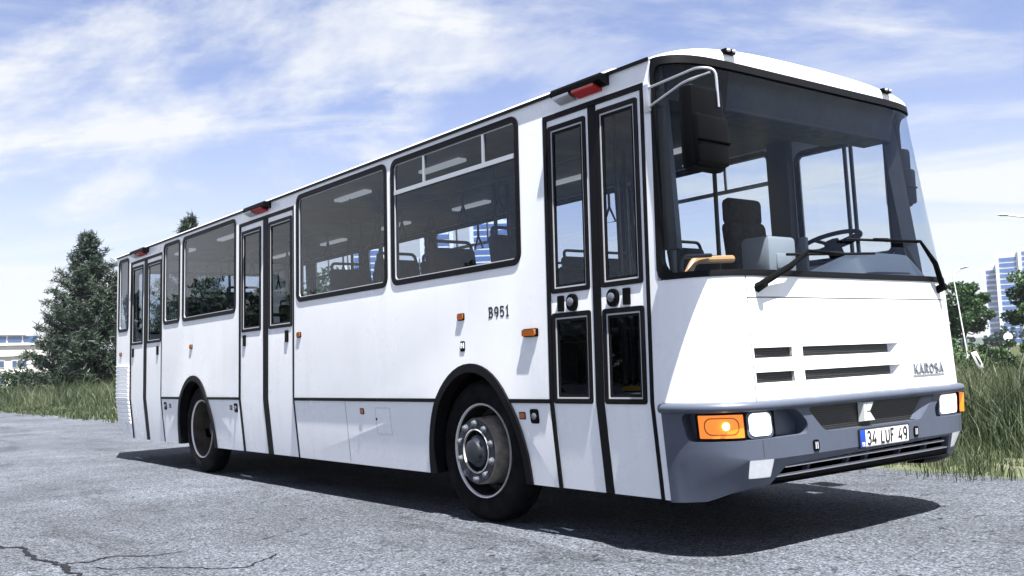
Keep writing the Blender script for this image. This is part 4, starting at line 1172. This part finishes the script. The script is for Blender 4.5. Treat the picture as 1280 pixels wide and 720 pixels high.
def grass_patch(n, xr, yr, h, w, base=None, p=1.0, tall=0.0):
    x = RNG.uniform(*xr, n); y = yr[0] + (yr[1] - yr[0]) * RNG.uniform(0, 1, n) ** p
    e = np.array([edge_y(float(q)) for q in x])
    dist = y - e
    cl = np.array([mnoise.noise(Vector((float(a) * .55, float(b) * .55, 2.0))) for a, b in zip(x, y)])
    c2 = np.array([mnoise.noise(Vector((float(a) * 2.1, float(b) * 2.1, 5.0))) for a, b in zip(x, y)])
    ok = (dist > .80 + .9 * np.abs(c2) + .5 * cl) & (RNG.uniform(0, 1, n) < np.clip(.75 + 1.2 * cl + .5 * c2, .12, 1))
    grow = np.clip((dist - .7) / 1.9, .14, 1)
    hh = h * grow * np.clip(1 + .55 * cl + .35 * c2, .45, 1.7) * RNG.uniform(.45, 1.15, n)
    hh = np.where(RNG.uniform(0, 1, n) < tall, hh * 1.35, hh)
    GP.append(np.stack([x, y, np.full(n, -.01)], 1)[ok]); GH.append(hh[ok]); GWd.append((w * RNG.uniform(.6, 1.3, n))[ok])
grass_patch(72000, (-7, 3.5), (2.9, 9), .74, .0105, p=1.2, tall=.08)
grass_patch(9000, (-7, 4), (2.7, 4.2), .30, .012)
grass_patch(32000, (-16, 2), (8, 22), .50, .022, tall=.05)
grass_patch(22000, (-36, 0), (20, 60), .42, .05)
grass_patch(46000, (-75, -16), (2.4, 12), .98, .024, p=1.35, tall=.06)
grass_patch(9000, (-45, -14), (2.3, 4.4), .35, .02)
grass_patch(20000, (-140, -50), (2.6, 40), .95, .06, p=1.2)
def verge_tufts(n, xr, w):
    x = RNG.uniform(*xr, n); u = RNG.normal(.55, .55, n)
    e_ = np.array([edge_y(float(q)) for q in x]); y = e_ + u
    cl = np.array([mnoise.noise(Vector((float(p) * 1.6, float(q) * 1.6, 8.0))) + .6 * mnoise.noise(Vector((float(p) * 5, float(q) * 5, 3.0))) for p, q in zip(x, y)])
    ok = (cl > -.05 + .35 * np.clip(-u, 0, 1)) & (u > -.55)
    GP.append(np.stack([x, y, np.full(n, -.005)], 1)[ok]); GH.append((RNG.uniform(.03, .13, n) * (1 + .8 * np.clip(u, 0, 1)) * (1 + np.clip(cl, 0, 1)))[ok]); GWd.append((w * RNG.uniform(.6, 1.3, n))[ok])
verge_tufts(17000, (-8, 4), .008)
verge_tufts(16000, (-50, -14), .03)
GPa = np.concatenate(GP); V, F = blades(GPa, np.concatenate(GH), np.concatenate(GWd), .42)
np_mesh('tall_grass', V, F, M['grassm'], kind='stuff')
# small mats creeping over the verge
GP.clear(); GH.clear(); GWd.clear()

def leaves(C, size, aspect=.55, droop=0.0):
    n = len(C); u = unit(n); t = unit(n); v = np.cross(u, t); v /= np.linalg.norm(v, axis=1)[:, None]
    s = (size * RNG.uniform(.6, 1.25, n))[:, None]
    a = C - u * s * .5; b = C + u * s * .5; m0 = C + v * s * aspect * .5; m1 = C - v * s * aspect * .5
    V = np.stack([a, m0, b, m1], 1).reshape(-1, 3); i = np.arange(n) * 4
    return V, [np.stack([i, i + 1, i + 2, i + 3], 1)]
def trunk_mb(mb, pts, radii): mb.tube(pts, radii, 9); return mb

def conifer(name, loc, H, R, label, seed, group=None, dens=1.0, z0=.6):
    rs = np.random.default_rng(seed)
    t = thing(name, label, 'tree', loc, rs.uniform(0, 6), group)
    mb = MB(); mb.tube([(0, 0, -.1), (.03, 0, H * .3), (-.04, .03, H * .65), (0, 0, H * .98)], [.20 * H / 10, .15 * H / 10, .08 * H / 10, .012], 9)
    cents = []
    z = z0
    while z < H * .985:
        f = z / H
        L0 = R * (1 - f) ** .95 * (1.0 if f > .12 else .82 + .18 * f / .12) + .18
        nb = int(5 + 4 * (1 - f))
        off = rs.uniform(0, 6)
        for k in range(nb):
            a = off + 2 * PI * k / nb + rs.normal(0, .25); L = L0 * rs.uniform(.62, 1.18) * (1.12 if rs.uniform() < .15 else 1)
            zz = z + rs.normal(0, .12)
            rise = rs.uniform(-.10, .28) + .35 * f
            d = np.array([math.cos(a), math.sin(a)])
            pts = []
            for q in (0, .35, .7, 1.0):
                pts.append((d[0] * L * q, d[1] * L * q, zz + L * (rise * q + .22 * q * q)))
            if L > .5: mb.tube(pts, [.045 * H / 10 * (1 - f * .6), .034 * H / 10, .02, .008], 5)
            m = max(3, int(L * 4.2 * dens))
            for j in range(m):
                q = .30 + .70 * (j + rs.uniform(0, 1)) / m
                side = rs.normal(0, .22 * L * .6) * q
                p = np.array([d[0] * L * q - d[1] * side, d[1] * L * q + d[0] * side, zz + L * (rise * q + .22 * q * q) + rs.normal(0, .10) + .08])
                cents.append(p)
        z += rs.uniform(.26, .42) * (H / 10)
    for k in range(10): cents.append(np.array([rs.normal(0, .08), rs.normal(0, .08), H * (.93 + .075 * k / 9)]))
    C = np.array(cents); nn = 30
    n = len(C) * nn
    base = np.repeat(C, nn, 0) + rs.normal(0, .10, (n, 3)) * H / 10
    d = rs.normal(size=(n, 3)); d[:, 2] = d[:, 2] * .8 + .5; d /= np.linalg.norm(d, axis=1)[:, None]
    w = np.cross(d, rs.normal(size=(n, 3))); w /= np.linalg.norm(w, axis=1)[:, None]
    Ln = (rs.uniform(.16, .36, n) * H / 10)[:, None]; wd = .030 * H / 10
    V = np.stack([base - w * wd, base + w * wd, base + d * Ln + w * wd * .35, base + d * Ln - w * wd * .35], 1).reshape(-1, 3)
    i = np.arange(n) * 4
    mb.build('trunk', M['bark'], t, smooth=60)
    np_mesh('crown', V, [np.stack([i, i + 1, i + 2, i + 3], 1)], M['needle'], t)
    return t
def broadleaf(name, loc, H, RX, label, seed, group=None, nl=9000, leaf=.26, m='leaf', trunkh=.25, nclump=60, parts=True, cat='tree', rz=None, flat=.42):
    rs = np.random.default_rng(seed)
    t = thing(name, label, cat, loc, rs.uniform(0, 6) if rz is None else rz, group)
    cz = H * (1 - flat); rzv = H * flat
    cl = []
    while len(cl) < nclump:
        p = rs.uniform(-1, 1, 3)
        r = np.linalg.norm(p)
        if r > 1 or r < .35: continue
        if p[2] < -.75: continue
        cl.append(p)
    cl = np.array(cl); cl = cl * np.array([RX, RX, rzv]) * rs.uniform(.8, 1.12, (nclump, 1)) + np.array([0, 0, cz])
    cr = RX * rs.uniform(.16, .34, nclump)
    k = rs.integers(0, nclump, nl)
    g = rs.normal(size=(nl, 3)); g /= np.linalg.norm(g, axis=1)[:, None]
    C = cl[k] + g * (cr[k] * rs.uniform(.35, 1.05, nl) ** .6)[:, None] * np.array([1.1, 1.1, .75])
    C = C[C[:, 2] > .05]
    V, F = leaves(C, leaf)
    mb = MB(); tr = max(.03, H * .022)
    top = (rs.normal(0, .1) * RX, rs.normal(0, .1) * RX, cz)
    mb.tube([(0, 0, -.1), (top[0] * .4, top[1] * .4, H * trunkh), top, (top[0], top[1], cz + rzv * .5)], [tr * 1.3, tr, tr * .6, tr * .15], 8)
    for q in rs.choice(nclump, min(nclump, 16), replace=False):
        p = cl[q]; s = np.array([top[0] * .5, top[1] * .5, H * trunkh * rs.uniform(.9, 1.6)])
        mb.tube([s, s * .5 + p * .5 + np.array([0, 0, -.08 * H]), p], [tr * .5, tr * .3, tr * .1], 6)
    mb.build('trunk', M['bark'], t, smooth=60)
    np_mesh('crown', V, F, M[m], t)
    return t

conifer('pine_tree', (-54.7, 9.5, 0), 9.25, 3.85, 'tall dense dark pine standing in the grass beside the rear of the bus', 3, dens=1.15)
conifer('pine_tree', (-55.6, 15.6, 0), 10.6, 3.3, 'pine tree mostly hidden behind the bus, only its top showing over the roof', 11, dens=.9)
broadleaf('round_bush', (-142, 34.5, 0), 3.4, 3.0, 'bluish rounded bush far off between the dark pine and the bus', 21, nl=2500, leaf=.35, m='leafblue', trunkh=.1, cat='bush', flat=.55)
broadleaf('round_bush', (-60, 6.4, 0), 1.9, 1.8, 'low dark shrub in the grass at the foot of the tall pine', 22, nl=3500, leaf=.16, m='leafdark', trunkh=.1, cat='bush', flat=.55)
broadleaf('field_tree', (-38.0, 74.6, 0), 6.9, 2.15, 'bright green leafy tree rising behind the front right edge of the bus', 31, nl=11000, leaf=.30)
broadleaf('field_tree', (-24.6, 58.9, 0), 5.6, 2.1, 'spreading leafy tree with bare lower limbs in front of the tall tower', 32, nl=9000, leaf=.27, trunkh=.22, flat=.36)
for i, (x, y, h, r, lb) in enumerate([
    (-12.9, 25.8, 1.45, 1.1, 'dark leafy bush in the grass right beside the bus front'),
    (-12.1, 26.4, 1.25, .7, 'small leafy bush behind the leaning white marker board'),
    (-11.1, 26.6, 1.30, .8, 'dark leafy bush below the round white sign'),
    (-10.2, 26.8, 1.4, .95, 'dark leafy bush furthest right in the tall grass')]):
    broadleaf('leafy_bush', (x, y, 0), h, r, lb, 50 + i, group='bushes in the tall grass', nl=2600, leaf=.11, m='leafdark' if i % 2 else 'leaf', trunkh=.1, nclump=26, cat='bush', flat=.52)
for i, (x, y, h, r) in enumerate([(5, -31, 5.0, 3.6), (-4, -33, 5.6, 4.0), (-13, -32, 4.8, 3.6), (-23, -35, 6.0, 4.2), (-34, -34, 6.5, 4.4), (-46, -33, 8.0, 4.8), (-60, -31, 9.0, 4.8), (-74, -30, 10.5, 5.0), (-88, -31, 11, 5.2), (-103, -30, 11.5, 5.4), (14, -34, 5.4, 4.0)]):
    broadleaf('roadside_tree', (x, y, 0), h, r, 'leafy tree across the road, seen mirrored in the bus windows', 140 + i, group='trees across the road', nl=13000, leaf=.55, m='leafdark', nclump=60, trunkh=.1, flat=.52)
# row of distant trees
rowlab = 'small pale tree in the distant row below the tower'
k = 0
for u in np.linspace(0, 1, 22):
    x = -114 + 26 * u + RNG.normal(0, 1.0); y = 214 + 12 * u + RNG.normal(0, 3)
    h = (2.7 if u < .30 else 4.4 + 1.2 * math.sin(u * 17)) * RNG.uniform(.85, 1.15)
    broadleaf('distant_tree', (x, y, 0), h, h * (.30 if u < .30 else .42), rowlab, 100 + k, group='row of distant trees', nl=420, leaf=.6, m='leafblue', trunkh=.12, nclump=16, flat=.46); k += 1
# trees behind the bus seen through its windows
for i, (x, y, h, r) in enumerate([(-33.5, 13.0, 5.2, 2.3), (-42.0, 19.5, 6.0, 2.6), (-47, 25, 6.4, 2.8)]):
    broadleaf('field_tree', (x, y, 0), h, r, ('leafy tree seen through the middle windows of the bus', 'leafy tree seen through the window between the middle and rear doors', 'leafy tree seen through the narrow rear side window')[i], 70 + i, nl=5000, leaf=.26, m='leafdark')

# ================================================================== STREET FURNITURE
def street_lamp(loc, H, heads, label, rz=0.0, arm=1.5):
    t = thing('street_lamp', label, 'street lamp', loc, rz)
    MB().tube([(0, 0, 0), (0, 0, H * .5), (0, 0, H)], [.05, .04, .03], 10).lathe([(.15, 0), (.15, .25), (.10, .5), (.09, .52)], (0, 0, 0), 'z', 12).build('pole', M['galv'], t)
    for sg in heads:
        a = MB().tube(round_path([(0, 0, H - .1), (sg * .1, 0, H + .12), (sg * arm, 0, H + .42)], .2), [.045] * 8, 8)
        a.build('lamp_arm', M['galv'], t)
        hb = MB()
        hb.ring_loft([[(sg * (arm - .08 + .55 * q), w * math.cos(2 * PI * j / 12), H + .44 + .05 * q + hh * math.sin(2 * PI * j / 12)) for j in range(12)] for q, w, hh in ((0, .05, .04), (.2, .13, .08), (.7, .15, .08), (1, .06, .03))])
        hb.build('lamp_head', M['galv'], t)
    return t
sl_ = street_lamp((-26.4, 52.6, 0), 5.35, (1,), 'thin grey street lamp with one arm beside the front right edge of the bus', math.radians(38), arm=.55)
sl_.rotation_euler = (math.radians(-3), math.radians(-5), math.radians(38))
street_lamp((-19.55, 47.75, 0), 7.45, (-1,), 'grey street lamp at the right edge, only its lamp head reaching into view', math.radians(30))
def board(loc, rz):
    t = thing('marker_board', 'small leaning white marker board with a black stripe in the tall grass', 'road sign', loc, rz)
    Mt = Matrix.Rotation(math.radians(20), 4, 'X')
    MB().box(Mt @ Vector((0, 0, .25)), (.05, .05, .5), M_=Mt).build('post', M['galv'], t)
    MB().box(Mt @ Vector((.035, 0, .72)), (.012, .15, .50), M_=Mt, bev=.003).build('panel', M['sign'], t)
    mb = MB(); q = [(-.01, .62), (.03, .54), (.045, .62), (.025, .82), (-.012, .86)]
    mb.add([Mt @ Vector((.0435, y, z)) for y, z in q], [tuple(range(5))]); mb.build('stripe', M['ink'], t, smooth=0)
    return t
board((-9.92, 21.6, 0), -1.1)
t = thing('round_sign', 'round white road sign on a thin post beyond the bushes', 'road sign', (-22.25, 49.0, 0), -1.15)
MB().tube([(0, 0, 0), (0, 0, 1.75)], .035).build('post', M['galv'], t)
MB().lathe([(.0, .0), (.225, .0), (.23, .012), (.225, .024), (.0, .024)], (.05, 0, 1.45), 'x', 28).build('sign_plate', M['sign'], t)

# ================================================================== BUILDINGS
def low_block():
    t = thing('office_building', 'low white building with bands of dark windows beyond the grass', 'building', (-244, 41, 0), 0)
    y0, y1 = -75, 8.5
    w = MB().box((-8, (y0 + y1) / 2, 5.1), (16, y1 - y0, 10.2)).build('wall', M['concrete'], t, smooth=0)
    MB().box((-8.5, (y0 + y1) / 2 - 2.5, 11.35), (13, y1 - y0 - 6, 2.3)).build('upper_storey', M['concrete'], t, smooth=0)
    MB().box((-8.4, (y0 + y1) / 2 - 2.5, 12.6), (14, y1 - y0 - 5, .22)).build('roof', M['concrete'], t, smooth=0)
    for z in (3.6, 7.6, 10.1): MB().box((.2, (y0 + y1) / 2, z), (.5, y1 - y0 + .4, .35)).build('cornice', M['concrete'], t, smooth=0)
    fr = MB().box((0, 0, 0), (.12, 3.3, 1.65)).build('window_frame', M['concrete'], t, smooth=0)
    fr.location = (.06, 6, 1.9)
    gl = MB().box((.04, 0, 0), (.1, 3.0, 1.4)).build('pane', M['winglass'], fr, smooth=0)
    for mxx in (-.5, .5): MB().box((.10, mxx, 0), (.05, .08, 1.4)).build('mullion', M['concrete'], fr, smooth=0)
    for r, z in enumerate((1.9, 5.7)):
        for c in range(17):
            if r == 0 and c == 0: continue
            o = copy_tree(fr, t); o.location = (.06, 6 - c * 4.7, z)
    for c in range(24):
        g = MB().box((-1.95, 4 - c * 3.3, 11.4), (.15, 3.0, 1.5)).build('window', M['winglass'], t, smooth=0) if c == 0 else None
        if g: g0 = g
        else:
            o = g0.copy(); COL.objects.link(o); o.parent = t; o.location = (0, -c * 3.3, 0)
    return t
low_block()
def tower(loc, rz, vols, label, floor=3.2, cat='building', group=None):
    """vols: (x, y, dx, dy, h) boxes with window bands on every floor and white corner piers"""
    t = thing('office_tower', label, cat, loc, rz, group)
    for (x, y, dx, dy, h) in vols:
        MB().box((x, y, h / 2), (dx, dy, h)).build('tower_block', M['towerwall'], t, smooth=0)
        nf = max(2, int(h / floor) - 1)
        nf = min(nf, 22); fl = (h - 2) / nf
        band = MB().box((0, 0, 0), (dx + .5, dy - 2.2, fl * .62)).box((0, 0, 0.01), (dx - 2.2, dy + .5, fl * .62)).build('window_band', M['towerblue'], t, smooth=0)
        band.location = (x, y, fl * .7)
        for k in range(1, nf):
            o = band.copy(); COL.objects.link(o); o.parent = t; o.location = (x, y, fl * (.7 + k))
        for sx in (-1, 1):
            for sy in (-1, 1):
                MB().box((x + sx * dx / 2, y + sy * dy / 2, h / 2 + .4), (2.0, 2.0, h + .8)).build('corner_pier', M['towerwall'], t, smooth=0)
        MB().box((x, y, h + .5), (dx * .5, dy * .5, 2.0)).build('roof_plant', M['towerwall'], t, smooth=0)
    return t
rt = math.atan2(640, -290)
tower((-285, 634, 0), rt - PI / 2, [(-18.5, 0, 9, 16, 50), (-9, -2, 12, 20, 57), (4, -3, 12, 20, 60), (17, 0, 14, 16, 58), (33, 2, 16, 16, 52)], 'very tall stepped blue and white tower block on the right horizon')
for i, (x, y, dx, h, lb) in enumerate([(-414, 271, 15, 70, 'blue glass tower seen through the front side window of the bus'), (-397, 295, 22, 74, 'wider blue glass tower seen through the front side window beside the seats'), (-432, 240, 15, 66, 'blue glass tower seen through the second side window of the bus')]):
    tower((x, y, 0), math.atan2(y, x), [(0, 0, dx, dx, h), (0, dx * .3, dx * .7, dx * .8, h * .8)], lb)
# far hills closing the horizon
mb = MB(); rows = []
hp = []
for k in range(181):
    a = math.radians(20 + 190 * k / 180)
    hgt = 7 + 7 * mnoise.noise(Vector((k * .08, 3.1, 0))) + 4 * mnoise.noise(Vector((k * .3, 7.1, 0)))
    hgt = max(hgt, 2.5)
    hp.append([(860 * math.cos(a), 860 * math.sin(a), -.5), (910 * math.cos(a), 910 * math.sin(a), hgt), (990 * math.cos(a), 990 * math.sin(a), hgt * .9), (1060 * math.cos(a), 1060 * math.sin(a), -.5)])
n = 4; V = [p for r in hp for p in r]
mb.add(V, [(i * n + j, i * n + j + 1, (i + 1) * n + j + 1, (i + 1) * n + j) for i in range(180) for j in range(3)])
struct(mb.build('hills', M['hill'], None, smooth=60))

# ================================================================== AIR
hz_ = MB().box((-200, 300, 31.5), (2700, 2700, 67)).build('haze', None, None, smooth=0)
hz_['kind'] = 'stuff'
hm = bpy.data.materials.new('air'); hm.use_nodes = True
ht = hm.node_tree; ht.nodes.clear()
ho = ht.nodes.new('ShaderNodeOutputMaterial'); hv = ht.nodes.new('ShaderNodeVolumePrincipled')
hv.inputs['Color'].default_value = (0.80, 0.88, 1.0, 1); hv.inputs['Density'].default_value = 0.00016; hv.inputs['Anisotropy'].default_value = 0.2
ht.links.new(hv.outputs[0], ho.inputs['Volume'])
hz_.data.materials.append(hm)
